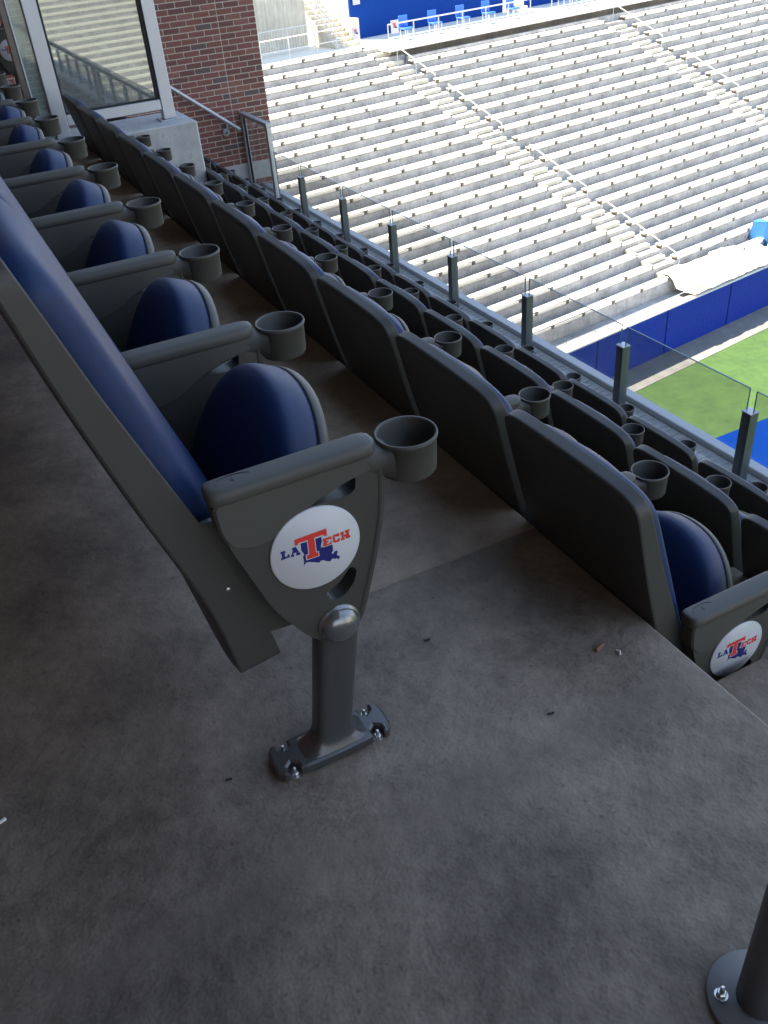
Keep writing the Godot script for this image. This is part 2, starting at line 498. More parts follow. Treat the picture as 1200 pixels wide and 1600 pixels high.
func build_seat_meshes() -> void:
	var w := SEAT_W / 2 - 0.020
	# back shell: a tray with a deep flange, arched top
	var o := PackedVector2Array([Vector2(-w, 0.0), Vector2(w, 0.0), Vector2(w, 0.965), Vector2(0, 1.0), Vector2(-w, 0.965)])
	var ro := PackedVector2Array()
	# round in metric space (v spans about 0.83 m)
	var metric := PackedVector2Array()
	for p in o: metric.push_back(Vector2(p.x, p.y * 0.83))
	for p in round_poly(metric, 0.15, 8, [0.02, 0.02, 0.13, 0.15, 0.13]): ro.push_back(Vector2(p.x, p.y / 0.83))
	ro = dense(ro, 0.035, 0.83)
	var mb := MB.new()
	var bulge := func(z: float, _v: float) -> float: return -0.009 * (1.0 - pow(absf(z) / w, 8.0))
	var rings := []
	for k in [0.02, 0.3, 0.6, 0.82, 0.93]:
		rings.push_back(back_ring(ro, k, func(z, v_, _f): return 0.014 + bulge.call(z, v_)))
	rings.push_back(back_ring(ro, 0.968, func(z, v_, f): return maxf(0.02, f - 0.004)))
	rings.push_back(back_ring(ro, 0.974, func(z, v_, f): return f))
	var lip := rings.size()
	rings.push_back(back_ring(ro, 0.996, func(z, v_, f): return f))
	rings.push_back(back_ring(ro, 1.0, func(z, v_, f): return f - 0.002))
	rings.push_back(back_ring(ro, 1.0, func(z, v_, f): return 0.0035))
	rings.push_back(back_ring(ro, 0.9935, func(z, v_, f): return 0.0))
	var rear := rings.size() - 1
	for k in [0.95, 0.8, 0.6, 0.3, 0.02]:
		rings.push_back(back_ring(ro, k, func(z, v_, f): return bulge.call(z, v_) + 0.0008))
	# crisp edges: tray, lip, flange and rear face shade apart
	var start := mb.v.size()
	mb.loft(rings, true, true, 1, 1)
	var per: int = ro.size() * 2
	for q in mb.g.size():
		var band: int = q / per
		if q >= per * (rings.size() - 1): mb.g[q] = 1 if q < per * (rings.size() - 1) + ro.size() else 5
		elif band < lip - 1: mb.g[q] = 1
		elif band <= lip - 1: mb.g[q] = 2
		elif band <= lip: mb.g[q] = 3
		elif band == lip + 1: mb.g[q] = 4
		elif band == lip + 2: mb.g[q] = 6
		else: mb.g[q] = 5
	if rear < 0 or start < 0: pass
	seat_mesh.shell = mb.mesh()
	# upholstered pad with side bolsters
	var pw := w - 0.028
	metric = PackedVector2Array([Vector2(-pw, 0.15), Vector2(pw, 0.15), Vector2(pw, 0.715), Vector2(0, 0.752), Vector2(-pw, 0.715)])
	ro = PackedVector2Array()
	for p in round_poly(metric, 0.13, 7): ro.push_back(Vector2(p.x, p.y / 0.83))
	ro = dense(ro, 0.04, 0.83)
	mb = MB.new()
	rings = []
	var dish := func(z: float) -> float: return 0.010 * pow(cos(clampf(z / pw, -1, 1) * PI / 2.0), 2.0)
	rings.push_back(back_ring(ro, 0.02, func(z, v_, f): return 0.004))
	rings.push_back(back_ring(ro, 0.97, func(z, v_, f): return 0.004))
	for q in [[1.0, 0.25], [1.0, 0.62], [0.985, 0.84], [0.95, 0.95], [0.9, 1.0], [0.8, 1.03], [0.65, 1.04], [0.45, 1.03], [0.22, 1.02], [0.02, 1.02]]:
		rings.push_back(back_ring(ro, q[0], func(z, v_, f): return 0.096 * q[1] * lerpf(1.0, 0.48, v_ * v_ * v_) + (dish.call(z) if q[0] < 0.9 else 0.0)))
	mb.loft(rings, true, true, 1, 1)
	seat_mesh.pad = mb.mesh()
	# the seat, tipped up and leaning forward
	var tilt := deg_to_rad(25.0)
	var e := Vector2(sin(tilt), cos(tilt))
	var nb := Vector2(-cos(tilt), sin(tilt))
	var pivot := Vector2(0.343, 0.37)
	var dome := func(hw: float, top: float, low: float) -> PackedVector2Array:
		var q := PackedVector2Array()
		for i in 33:
			var a := PI * i / 32.0
			var c := cos(a)
			var s := sin(a)
			q.push_back(Vector2(signf(c) * pow(absf(c), 0.92) * hw, pow(s, 0.88) * top))
		for i in range(1, 8):
			q.push_back(Vector2(lerpf(-hw, hw, i / 8.0), low))
		q[0] = Vector2(hw, 0.0); q[32] = Vector2(-hw, 0.0)
		return q
	var put := func(outline: PackedVector2Array, k: float, off: float) -> PackedVector3Array:
		var ring := PackedVector3Array()
		for p in outline:
			var q := Vector2(p.x * k, 0.13 + (p.y - 0.13) * k)
			var at := pivot + e * q.y + nb * off
			ring.push_back(Vector3(at.x, at.y, q.x))
		return ring
	var dc: PackedVector2Array = dome.call(0.216, 0.272, -0.055)
	mb = MB.new()
	rings = []
	for q in [[0.02, 0.0], [0.975, 0.0], [1.0, 0.012], [1.0, 0.045], [0.985, 0.057], [0.94, 0.067], [0.85, 0.074], [0.7, 0.078], [0.45, 0.079], [0.02, 0.079]]:
		rings.push_back(put.call(dc, q[0], q[1]))
	mb.loft(rings, true, true, 1, 1)
	seat_mesh.cushion = mb.mesh()
	var dp: PackedVector2Array = dome.call(0.2165, 0.2735, -0.056)
	mb = MB.new()
	rings = []
	for q in [[0.02, 0.004], [0.985, 0.004], [1.0, 0.001], [1.0, -0.006], [0.985, -0.016], [0.93, -0.021], [0.8, -0.024], [0.5, -0.025], [0.02, -0.025]]:
		rings.push_back(put.call(dp, q[0], q[1]))
	mb.loft(rings, true, true, 1, 1)
	seat_mesh.pan = mb.mesh()
	# number plate let into the pan's upper edge
	mb = MB.new()
	mb.xf = Transform3D(Basis(Vector3(0, 0, 1), Vector3(e.x, e.y, 0), Vector3(-nb.x, -nb.y, 0)), Vector3(pivot.x, pivot.y, 0.0))
	mb.xf = mb.xf * Transform3D(Basis(Vector3(0, 0, 1), -0.62), Vector3(0.112, 0.226, 0.0))
	mb.box(Vector3(-0.02, -0.004, 0.003), Vector3(0.02, 0.0045, 0.013), 0.002)
	seat_mesh.plate = mb.mesh()
	# tie bar under the seat
	mb = MB.new()
	mb.tube(PackedVector3Array([Vector3(0.262, 0.36, -SEAT_W / 2 + 0.03), Vector3(0.262, 0.36, SEAT_W / 2 - 0.03)]), 0.012, 10)
	seat_mesh.bar = mb.mesh()

	# --- the standard between two seats; z = 0 is its middle
	# arm cap: rounded bar
	mb = MB.new()
	rings = []
	for q in [[0.2055, 0.25], [0.2065, 0.6], [0.211, 0.86], [0.220, 0.98], [0.24, 1.0], [0.34, 1.0], [0.43, 1.0], [0.452, 0.98], [0.464, 0.86], [0.471, 0.6], [0.473, 0.2]]:
		var hw: float = 0.025 * q[1]
		var hh: float = 0.0140 * (0.55 + 0.45 * q[1])
		var ring := PackedVector3Array()
		for k in 20:
			var an := TAU * k / 20
			var c := cos(an)
			var s := sin(an)
			ring.push_back(Vector3(q[0], 0.6085 + signf(s) * pow(absf(s), 0.6) * hh, signf(c) * pow(absf(c), 0.5) * hw))
		rings.push_back(ring)
	mb.loft(rings, true, true, 1, 1)
	seat_mesh.arm = mb.mesh()
	# arm body below the seam, running down into the panel
	mb = MB.new()
	mb.extrude(round_poly(PackedVector2Array([Vector2(0.208, 0.604), Vector2(0.212, 0.545), Vector2(0.226, 0.516), Vector2(0.262, 0.503), Vector2(0.305, 0.514), Vector2(0.36, 0.548), Vector2(0.42, 0.566), Vector2(0.474, 0.574), Vector2(0.474, 0.604)]), 0.02, 4), -0.0205, 0.0205, 0.004)
	seat_mesh.arm_body = mb.mesh()
	# cup holder: ring with floor, and its neck
	mb = MB.new()
	mb.lathe([[0.0, 0.541], [0.0435, 0.541], [0.0455, 0.544], [0.0475, 0.599], [0.0495, 0.600], [0.0502, 0.604], [0.0495, 0.6075], [0.0465, 0.6075], [0.0452, 0.604], [0.0432, 0.547], [0.0, 0.546]], Vector3(0.532, 0, 0), Vector3.UP, 36)
	seat_mesh.cup = mb.mesh()
	mb = MB.new()
	rings = []
	for q in [[0.445, 0.019, 0.586, 0.024], [0.462, 0.022, 0.584, 0.024], [0.474, 0.024, 0.580, 0.0235], [0.484, 0.029, 0.576, 0.026], [0.4935, 0.037, 0.573, 0.029]]:
		var ring := PackedVector3Array()
		for k in 16:
			var an := TAU * k / 16
			var c := cos(an)
			var s := sin(an)
			ring.push_back(Vector3(q[0], q[2] + signf(s) * pow(absf(s), 0.65) * q[3], signf(c) * pow(absf(c), 0.65) * q[1]))
		rings.push_back(ring)
	mb.loft(rings, true, true, 1, -1)
	seat_mesh.neck = mb.mesh()
	# side panel with two slots; cut in three so that each slot is a notch
	var pan := round_poly(PackedVector2Array([Vector2(0.216, 0.575), Vector2(0.220, 0.525), Vector2(0.270, 0.375), Vector2(0.318, 0.297), Vector2(0.350, 0.268), Vector2(0.388, 0.266), Vector2(0.416, 0.290), Vector2(0.432, 0.335), Vector2(0.458, 0.42), Vector2(0.476, 0.50), Vector2(0.482, 0.575)]), 0.03, 5)
	var slot1 := round_poly(PackedVector2Array([Vector2(0.336, 0.5455), Vector2(0.37, 0.562), Vector2(0.433, 0.5775), Vector2(0.430, 0.548), Vector2(0.415, 0.541), Vector2(0.375, 0.545)]), 0.008, 3)
	var slot2 := round_poly(PackedVector2Array([Vector2(0.356, 0.372), Vector2(0.384, 0.384), Vector2(0.406, 0.408), Vector2(0.417, 0.398), Vector2(0.411, 0.376), Vector2(0.392, 0.355), Vector2(0.368, 0.350)]), 0.008, 3)
	mb = MB.new()
	for cut in [[0.46, 0.7, 0.385, slot1], [0.0, 0.46, 0.385, slot2]]:
		for side in 2:
			var x0: float = 0.1 if side == 0 else cut[2]
			var x1: float = cut[2] if side == 0 else 0.7
			var rect := PackedVector2Array([Vector2(x0, cut[0]), Vector2(x1, cut[0]), Vector2(x1, cut[1]), Vector2(x0, cut[1])])
			for piece in Geometry2D.intersect_polygons(pan, rect):
				for final in Geometry2D.clip_polygons(piece, cut[3]):
					mb.extrude(final, -0.019, 0.019, 0.0, -1)
	seat_mesh.panel = mb.mesh()
	# raised rim along the panel's front and lower edge
	mb = MB.new()
	var rim := PackedVector3Array()
	for q in [[0.372, 0.285], [0.392, 0.279], [0.410, 0.296], [0.426, 0.337], [0.452, 0.422], [0.469, 0.50], [0.474, 0.568]]:
		rim.push_back(Vector3(q[0], q[1], 0.0))
	var curve := Curve3D.new()
	for i in rim.size():
		var t0: Vector3 = (rim[mini(i + 1, rim.size() - 1)] - rim[maxi(i - 1, 0)]) / 6.0
		curve.add_point(rim[i], -t0, t0)
	curve.bake_interval = 0.012
	for s in [1.0]:
		rings = []
		for p in curve.get_baked_points():
			var ring := PackedVector3Array()
			for k in 8:
				var an := TAU * k / 8
				ring.push_back(Vector3(p.x + cos(an) * 0.009, p.y + sin(an) * 0.004, p.z + sin(an) * 0.0235))
			rings.push_back(ring)
		mb.loft(rings)
	seat_mesh.rim = mb.mesh()
	# bracket that holds the back
	mb = MB.new()
	mb.extrude(round_poly(PackedVector2Array([Vector2(0.150, 0.545), Vector2(0.224, 0.552), Vector2(0.262, 0.42), Vector2(0.305, 0.335), Vector2(0.352, 0.295), Vector2(0.246, 0.302), Vector2(0.206, 0.35)]), 0.015, 3), -0.034, -0.021, 0.002)
	seat_mesh.bracket = mb.mesh()
	mb = MB.new()
	mb.lathe([[0.0, 0.0], [0.0045, 0.0], [0.0042, 0.0015], [0.0025, 0.003], [0.0, 0.0032]], Vector3(0.213, 0.42, -0.021), Vector3(0, 0, 1), 10)
	seat_mesh.rivet = mb.mesh()
	# leg with flared foot
	mb = MB.new()
	rings = []
	for q in [[0.308, 0.030, 0.021], [0.300, 0.036, 0.025], [0.285, 0.0375, 0.026], [0.20, 0.0365, 0.025], [0.11, 0.035, 0.0245], [0.062, 0.0345, 0.0245], [0.046, 0.037, 0.026], [0.034, 0.045, 0.029], [0.026, 0.058, 0.034], [0.021, 0.068, 0.036]]:
		var cx: float = 0.335 + (q[0] - 0.03) * 0.148
		var ring := PackedVector3Array()
		for k in 40:
			var an := TAU * k / 40
			var c := cos(an)
			var s := sin(an)
			ring.push_back(Vector3(cx + signf(c) * pow(absf(c), 0.5) * q[1], q[0], signf(s) * pow(absf(s), 0.5) * q[2]))
		rings.push_back(ring)
	mb.loft(rings, true, true, 1, -1)
	seat_mesh.leg = mb.mesh()
	# foot casting with four open notches
	mb = MB.new()
	var half := [[-0.114, 0.0], [-0.113, 0.026], [-0.104, 0.037], [-0.0955, 0.038], [-0.0945, 0.022], [-0.084, 0.0135], [-0.0735, 0.022], [-0.0725, 0.037], [-0.06, 0.039], [0.0, 0.0405]]
	var foot := PackedVector2Array()
	for q in half: foot.push_back(Vector2(q[0], q[1]))
	for i in range(half.size() - 2, -1, -1): foot.push_back(Vector2(-half[i][0], half[i][1]))
	for i in range(1, half.size() - 1): foot.push_back(Vector2(-half[i][0], -half[i][1]))
	foot.push_back(Vector2(0.0, -0.0405))
	for i in range(half.size() - 2, 0, -1): foot.push_back(Vector2(half[i][0], -half[i][1]))
	mb.xf = Transform3D(Basis(Vector3(1, 0, 0), Vector3(0, 0, 1), Vector3(0, 1, 0)), Vector3(0.33, 0, 0))
	mb.extrude(foot, 0.0, 0.023, 0.004)
	seat_mesh.foot = mb.mesh()
	# anchor bolt: washer, nut, stud
	mb = MB.new()
	mb.lathe([[0.0, 0.0], [0.0095, 0.0], [0.0095, 0.002], [0.0, 0.002]], Vector3.ZERO, Vector3.UP, 14, false)
	mb.lathe([[0.0, 0.002], [0.0072, 0.002], [0.0072, 0.008], [0.006, 0.0095], [0.0, 0.0095]], Vector3.ZERO, Vector3.UP, 6, false)
	mb.lathe([[0.0, 0.008], [0.0035, 0.008], [0.0035, 0.019], [0.003, 0.020], [0.0, 0.020]], Vector3.ZERO, Vector3.UP, 10)
	seat_mesh.bolt = mb.mesh()
	# domed pivot cap
	mb = MB.new()
	var prof := [[0.0, 0.012], [0.037, 0.012], [0.0385, 0.018], [0.037, 0.024]]
	for i in 9:
		var a := PI / 2 * i / 8.0
		prof.push_back([0.0345 * cos(a), 0.024 + 0.021 * sin(a)])
	mb.lathe(prof, Vector3(0.373, 0.302, 0), Vector3(0, 0, 1), 28)
	seat_mesh.cap = mb.mesh()
	# end disc and its print (millimetres, read off the disc)
	mb = MB.new()
	var disc := [[0.0, 0.018], [0.0735, 0.018], [0.0755, 0.0195], [0.0755, 0.0215], [0.074, 0.023], [0.0, 0.023]]
	mb.lathe(disc, Vector3(0.352, 0.469, 0), Vector3(0, 0, 1), 56)
	seat_mesh.disc = mb.mesh()
	var T := [-33.1,31.3, 20.5,31.0, 20.5,18.3, 15.5,18.6, 14.4,21.9, -0.9,22.1, -1.6,-6.8, 2.2,-6.7, 2.2,-14.0, -17.4,-13.2, -17.4,-5.2, -12.9,-5.4, -11.9,22.4, -27.2,22.6, -28.6,19.6, -33.4,19.8]
	var S := [-23.7,20.3, -13.9,19.3, 10.6,18.7, 10.8,11.0, 7.2,-0.4, 27.3,-3.2, 27.0,-14.3, 24.0,-18.1, 25.7,-21.8, 30.0,-16.9, 33.7,-17.5, 33.8,-22.3, 31.6,-25.2, 37.5,-31.1, 33.8,-35.6, 30.6,-31.2, 28.0,-32.6, 24.5,-29.0, 19.9,-33.4, 14.0,-30.4, 8.3,-25.8, 3.6,-25.4, 2.1,-28.2, -3.4,-25.4, -13.6,-20.1, -19.5,-18.4, -24.6,-23.4, -23.0,-16.4, -23.4,-5.3, -20.7,-2.3, -24.5,7.6]
	var L := [-57.5,17.8, -49.5,17.3, -49.5,13.2, -51.3,13.1, -51.3,5.7, -47.4,5.7, -47.3,8.7, -44.2,8.4, -44.2,2.6, -58.5,2.2, -58.3,5.8, -56.3,6.1, -56.3,14.6, -57.8,14.7]
	var A := [-38.6,17.4, -32.0,17.2, -28.1,4.6, -26.4,4.3, -26.6,0.4, -33.6,0.8, -33.5,4.4, -32.0,4.6, -32.4,6.9, -37.5,7.0, -38.2,4.8, -36.6,4.7, -36.8,1.1, -42.4,1.4, -42.2,5.1, -40.8,5.1, -37.5,13.4, -38.8,13.8]
	var E := [12.4,13.8, 27.1,13.6, 27.0,8.0, 24.6,8.1, 24.5,9.8, 17.6,9.8, 17.7,7.7, 20.9,7.6, 21.0,4.2, 17.8,4.3, 17.8,1.8, 23.9,1.8, 23.8,4.5, 26.6,4.4, 26.5,-1.0, 12.2,-0.6, 12.2,3.4, 13.6,3.6, 13.5,10.2, 12.4,10.4]
	var C := [29.3,12.6, 30.9,14.2, 40.2,14.0, 40.4,8.6, 37.9,8.8, 37.5,10.7, 32.7,10.7, 32.7,2.2, 37.7,2.2, 37.8,4.9, 40.3,4.5, 40.3,-0.4, 38.6,-1.3, 31.2,-1.1, 29.4,0.8]
	var H := [42.3,14.0, 48.3,14.1, 48.4,10.5, 46.6,10.4, 46.7,7.4, 52.4,7.3, 52.5,10.7, 50.4,10.9, 50.4,14.4, 58.4,14.5, 58.4,11.0, 56.6,11.0, 56.8,2.9, 58.5,2.9, 58.4,-1.3, 50.6,-1.2, 50.6,2.6, 52.4,2.7, 52.5,4.2, 46.9,4.3, 46.9,2.4, 48.6,2.3, 48.6,-1.5, 42.5,-1.6, 42.5,2.2, 44.3,2.2, 44.2,10.2, 42.3,10.2]
	var pr := func(list: Array, z0: float, z1: float, grow := 0.0) -> ArrayMesh:
		var q := MB.new()
		q.xf = Transform3D(Basis.IDENTITY, Vector3(0.352, 0.469, 0))
		for a in list:
			var pl := flat(a, 0.001)
			if grow > 0.0:
				for b in Geometry2D.offset_polygon(pl, grow, Geometry2D.JOIN_MITER): q.extrude(b, z0, z1)
			else:
				q.extrude(pl, z0, z1)
		return q.mesh()
	seat_mesh.p_state = pr.call([S], 0.0229, 0.0233)
	seat_mesh.p_la = pr.call([L, A], 0.0229, 0.0233)
	seat_mesh.p_halo = pr.call([T, E], 0.0230, 0.0235, 0.0014)
	seat_mesh.p_t = pr.call([T], 0.0231, 0.0237)
	seat_mesh.p_ech = pr.call([E, C, H], 0.0231, 0.0237)

func add_standard(t: Node3D, z: float, end_disc: bool, digit := "", with_leg := true) -> void:
	var at := Vector3(0, 0, z)
	part("armrest", seat_mesh.arm, M.plastic_arm, t, at)
	part("arm_body", seat_mesh.arm_body, M.plastic_arm, t, at)
	var cup := part("cup_holder", seat_mesh.cup, M.plastic_arm, t, at)
	part("neck", seat_mesh.neck, M.plastic_arm, cup)
	var pn := part("side_panel", seat_mesh.panel, M.plastic, t, at)
	part("rim", seat_mesh.rim, M.plastic, pn)
	part("back_bracket", seat_mesh.bracket, M.plastic, t, at)
	var leg: MeshInstance3D = null
	if with_leg:
		leg = part("leg", seat_mesh.leg, M.cast, t, at)
		part("foot", seat_mesh.foot, M.cast, leg)
	if end_disc:
		part("pivot_cap", seat_mesh.cap, M.knob, t, at)
		part("rivet", seat_mesh.rivet, M.steel, t, at)
		for q in [[-0.084, 0.029], [0.084, 0.029], [0.084, -0.029], [-0.084, -0.029]]:
			part("bolt", seat_mesh.bolt, M.steel, leg, Vector3(0.33 + q[0], 0, q[1]))
		var d := part("end_disc", seat_mesh.disc, M.white, t, at)
		d.set_meta("label", "white round disc printed with LA Tech lettering in red and navy")
		part("state_print", seat_mesh.p_state, M.navy, d)
		part("navy_letters", seat_mesh.p_la, M.navy, d)
		part("letter_outline", seat_mesh.p_halo, M.white, d)
		part("big_letter", seat_mesh.p_t, M.red, d)
		part("red_letters", seat_mesh.p_ech, M.red, d)
		if digit != "":
			var tm := TextMesh.new()
			tm.text = digit; tm.font_size = 32; tm.pixel_size = 0.0004; tm.depth = 0.0006
			var f := SystemFont.new(); f.font_names = PackedStringArray(["Droid Sans"]); tm.font = f
			var dg := part("arm_number", tm, M.print, t, at + Vector3(0.249, 0.6227, 0.0))
			dg.rotation = Vector3(-PI / 2, 0.0, 0)
			var mb := MB.new()
			var ov := PackedVector3Array()
			for k in 25:
				var a := PI * (0.12 + 0.95 * k / 24.0)
				ov.push_back(Vector3(0.252 + cos(a) * 0.028, 0.6225, -sin(a) * 0.0135))
			mb.tube(ov, 0.0006, 5)
			part("number_ring", mb.mesh(), M.print, t, at)

func make_seat(pitch: float, label: String, group: String, at: Vector3, disc := false, digit := "", with_leg := true, shift := Vector3.ZERO) -> Node3D:
	var t := thing("stadium_seat", label, "seat", at, group)
	var k := pitch / SEAT_W
	for q in [["back_shell", "shell", M.plastic], ["back_pad", "pad", M.vinyl], ["seat_cushion", "cushion", M.vinyl], ["seat_pan", "pan", M.plastic], ["tie_bar", "bar", M.cast]]:
		var o := part(q[0], seat_mesh[q[1]], q[2], t, Vector3(0, 0, -pitch / 2) + (shift if q[0].begins_with("back") else Vector3.ZERO))
		o.scale = Vector3(1, 1, k)
		if q[0] == "seat_pan":
			part("number_plate", seat_mesh.plate, M.plate, o)
	add_standard(t, 0.0, disc, digit, with_leg)
	return t

const ORD := ["first", "second", "third", "fourth", "fifth", "sixth", "seventh", "eighth", "ninth", "tenth", "eleventh", "twelfth", "thirteenth", "fourteenth", "fifteenth", "sixteenth", "seventeenth", "eighteenth", "nineteenth", "twentieth", "twenty-first", "twenty-second", "twenty-third"]
const ROWX := [0.0, 0.916, 1.83, 2.72]
const ROWY := [0.0, -0.624, -1.311, -1.957]

func build_seats() -> void:
	var rows := [
		{"z": -1.07, "p": 0.527, "n": 11, "d": "4", "end": "blue padded end seat with white lettered disc beside the bare floor and bolted foot", "rest": "blue padded seat from the disc end of the top row"},
		{"z": -0.995, "p": 0.522, "p0": 0.488, "n": 11, "d": "3", "end": "grey-backed end seat with white lettered disc, below the bare concrete floor edge", "rest": "dark seat back from the disc end, along the bare floor edge"},
		{"z": -1.05, "p": 0.499, "n": 19, "d": "2", "end": "end seat with white lettered disc in the second row from the glass guard", "rest": "dark seat from the disc end, one row behind the guard row"},
		{"z": -1.04, "p": 0.5085, "n": 19, "d": "1", "end": "end seat with white lettered disc in the row along the glass guard", "rest": "dark seat from the disc end of the row along the glass guard"}]
	for i in 4:
		var r: Dictionary = rows[i]
		var shift := Vector3.ZERO if i == 0 else Vector3(0.036, -0.036, 0)   # the lower rows sit a little more upright on their risers
		var grp: String = ["seats of the top row", "seats below the floor edge", "seats of the second row from the guard", "seats along the glass guard"][i]
		var first := make_seat(r.get("p0", r.p), r.end, grp, Vector3(ROWX[i], ROWY[i], r.z), true, r.d, true, shift)
		var proto: Node3D = null
		for k in range(1, r.n):
			var at := Vector3(ROWX[i], ROWY[i], r.z - r.get("p0", r.p) - r.p * (k - 1))
			var t: Node3D
			var which: String = ORD[k] + " " + r.rest
			if proto == null:
				t = make_seat(r.p, which, grp, at, false, "", false, shift)
				proto = t
			else:
				t = proto.duplicate()
				t.name = numbered("stadium_seat")
				add_child(t)
				t.position = at
				t.set_meta("label", which)
			var tip := Transform3D(Basis(Vector3(0, 0, 1), deg_to_rad(rng.randf_range(-3.0, 3.0))), Vector3.ZERO)
			for c in ["seat_cushion", "seat_pan"]:
				var o := t.get_node(c) as Node3D
				var pv := Vector3(0.343, 0.37, 0)
				o.transform = Transform3D(Basis.from_scale(Vector3(1, 1, r.p / SEAT_W)), Vector3(0, 0, -r.p / 2))
				o.transform = Transform3D(Basis.IDENTITY, pv) * tip * Transform3D(Basis.IDENTITY, -pv) * o.transform
			if k % 4 == 0:
				var lg := part("leg", seat_mesh.leg, M.cast, t)
				part("foot", seat_mesh.foot, M.cast, lg)
			if k == r.n - 1:
				add_standard(t, -r.p, false)
				t.set_meta("label", ["blue padded far end seat of the top row, near the glazed screen", "dark grey far end seat, its back against the concrete block under the glazed screen", "dark grey far end seat behind the concrete block", "dark grey far end seat of the row along the glass guard, near the brick wall"][i])
		if first == null: pass
	# first seat of the block beyond the glazed screen
	make_seat(0.52, "grey end seat with white lettered disc seen past the edge of the glazed screen", "seats beyond the glazed screen", Vector3(0.545, 0.0, -8.2), true)

# ------------------------------------------------------------------ deck
func build_deck() -> void:
	# tiers, each with its nosing; the top one cut by a joint
	var nose := [1.04, 1.955, 2.87, 4.13]
	struct("floor", boxmesh(Vector3(-7.0, -0.30, -30.0), Vector3(0.33, 0, -1.418)), M.floor, "dark walked concrete floor behind and under the top row", "floor")
	var slab := MB.new()
	slab.extrude(PackedVector2Array([Vector2(-7.0, -0.30), Vector2(1.04, -0.30), Vector2(1.04, -0.006), Vector2(1.0385, -0.002), Vector2(1.034, 0.0), Vector2(-7.0, 0.0)]), -1.418, 14.0)
	struct("floor", slab.mesh(), M.floor, "worn grey concrete floor around the bolted foot, up to the tier edge", "floor")
	struct("floor", boxmesh(Vector3(0.33, -0.30, -30.0), Vector3(1.04, 0, -1.4205), 0.003), M.floor_lit_tint, "tan concrete walkway beyond the floor joint, lightened in colour to look lit", "floor")
	struct("floor", boxmesh(Vector3(0.9, -0.32, -30.0), Vector3(1.036, -0.304, 14.0)), M.floor, "concrete under the top tier's edge", "floor")
	for i in range(1, 4):
		struct("floor", boxmesh(Vector3(nose[i - 1] - 0.15, ROWY[i] - 0.5, -30.0), Vector3(nose[i], ROWY[i], 14.0), 0.006), M.floor, ["", "concrete tier under the seats below the bare floor", "concrete tier of the second row from the guard", "concrete tier along the glass guard"][i], "floor")
		struct("riser", boxmesh(Vector3(nose[i - 1] - 0.15, ROWY[i] - 0.02, -30.0), Vector3(nose[i - 1] - 0.004, ROWY[i - 1] - 0.012, 14.0)), M.floor, ["", "concrete riser under the bare floor edge", "concrete riser behind the second row from the guard", "concrete riser behind the row along the guard"][i], "riser")
	# half steps in the aisle
	for i in 3:
		struct("aisle_step", boxmesh(Vector3(nose[i] + 0.002, ROWY[i + 1] + 0.002, -0.952), Vector3(nose[i] + 0.295, lerpf(ROWY[i], ROWY[i + 1], 0.31), 0.75), 0.006), M.floor, ["concrete half step beside the disc of the end seat", "concrete half step between the second and third tiers", "concrete half step down to the guard tier"][i], "step")
	# front ledge: metal strip, textured strip, outer curb
	var t := thing("ledge", "grey concrete ledge with ribbed strip and raised outer lip under the glass guard", "ledge", Vector3(0, ROWY[3], 0))
	part("smooth_strip", boxmesh(Vector3(3.63, 0.004, -30), Vector3(3.80, 0.016, 14), 0.003), M.ledge, t)
	part("ribbed_strip", boxmesh(Vector3(3.803, 0.002, -30), Vector3(4.055, 0.008, 14)), M.ledge, t)
	var rib := MB.new()
	for k in 150:
		var z := -1.5 - k * 0.065
		rib.box(Vector3(3.82, 0.006, z), Vector3(4.04, 0.013, z - 0.03), 0.002)
	var rb := part("ribs", rib.mesh(), M.ledge, t)
	rb.set_meta("kind", "stuff")
	part("outer_lip", boxmesh(Vector3(4.06, 0.003, -30), Vector3(4.145, 0.05, 14), 0.006), M.alu, t)
	struct("fascia", boxmesh(Vector3(3.3, -14.0, -30), Vector3(4.128, ROWY[3] - 0.505, 14)), M.pale, "concrete front of the seating deck below the ledge", "wall")
	# roof, its soffit and the wall behind
	struct("ceiling", boxmesh(Vector3(-7.0, 7.0, -30), Vector3(1.8, 7.4, 14)), M.soffit, "dark concrete soffit above the seating deck", "ceiling")
	struct("wall_back", boxmesh(Vector3(-7.3, -0.3, -30), Vector3(-7.0, 7.4, 14)), M.back_wall, "brick-red wall behind the seating deck", "wall")

	# concrete block with the glazed screen
	t = thing("concrete_block", "pale concrete parapet block under the glazed screen", "wall", Vector3(1.32, 0, -7.0))
	var mb := MB.new()
	mb.box(Vector3(-0.52, -1.9, -0.32), Vector3(0.56, 0.005, 0.2), 0.012)
	part("block", mb.mesh(), M.pale, t)
	t = thing("glazed_screen", "aluminium framed glazed screen mirroring the stand, on the concrete block", "window", Vector3(1.345, 0.005, -7.02))
	var F := func(called: String, a: Vector3, b: Vector3, m: Material) -> MeshInstance3D: return part(called, boxmesh(a, b, 0.004), m, t)
	F.call("mullion", Vector3(-0.575, -0.06, -0.03), Vector3(-0.535, 2.9, 0.03), M.bronze)
	F.call("mullion", Vector3(-0.53, -0.06, -0.02), Vector3(-0.518, 2.9, 0.02), M.alu)
	F.call("frame_post", Vector3(-0.43, 0.0, -0.04), Vector3(-0.335, 2.9, 0.04), M.alu)
	F.call("frame_post", Vector3(0.345, 0.008, -0.04), Vector3(0.435, 2.9, 0.04), M.alu)
	F.call("bottom_rail", Vector3(-0.334, 0.075, -0.035), Vector3(0.344, 0.145, 0.035), M.alu)
	F.call("base_plate", Vector3(0.31, 0.0, -0.07), Vector3(0.48, 0.008, 0.07), M.alu)
	F.call("gasket", Vector3(-0.334, 0.146, -0.012), Vector3(-0.318, 2.9, 0.022), M.rubber)
	F.call("gasket", Vector3(0.322, 0.146, -0.012), Vector3(0.344, 2.9, 0.022), M.rubber)
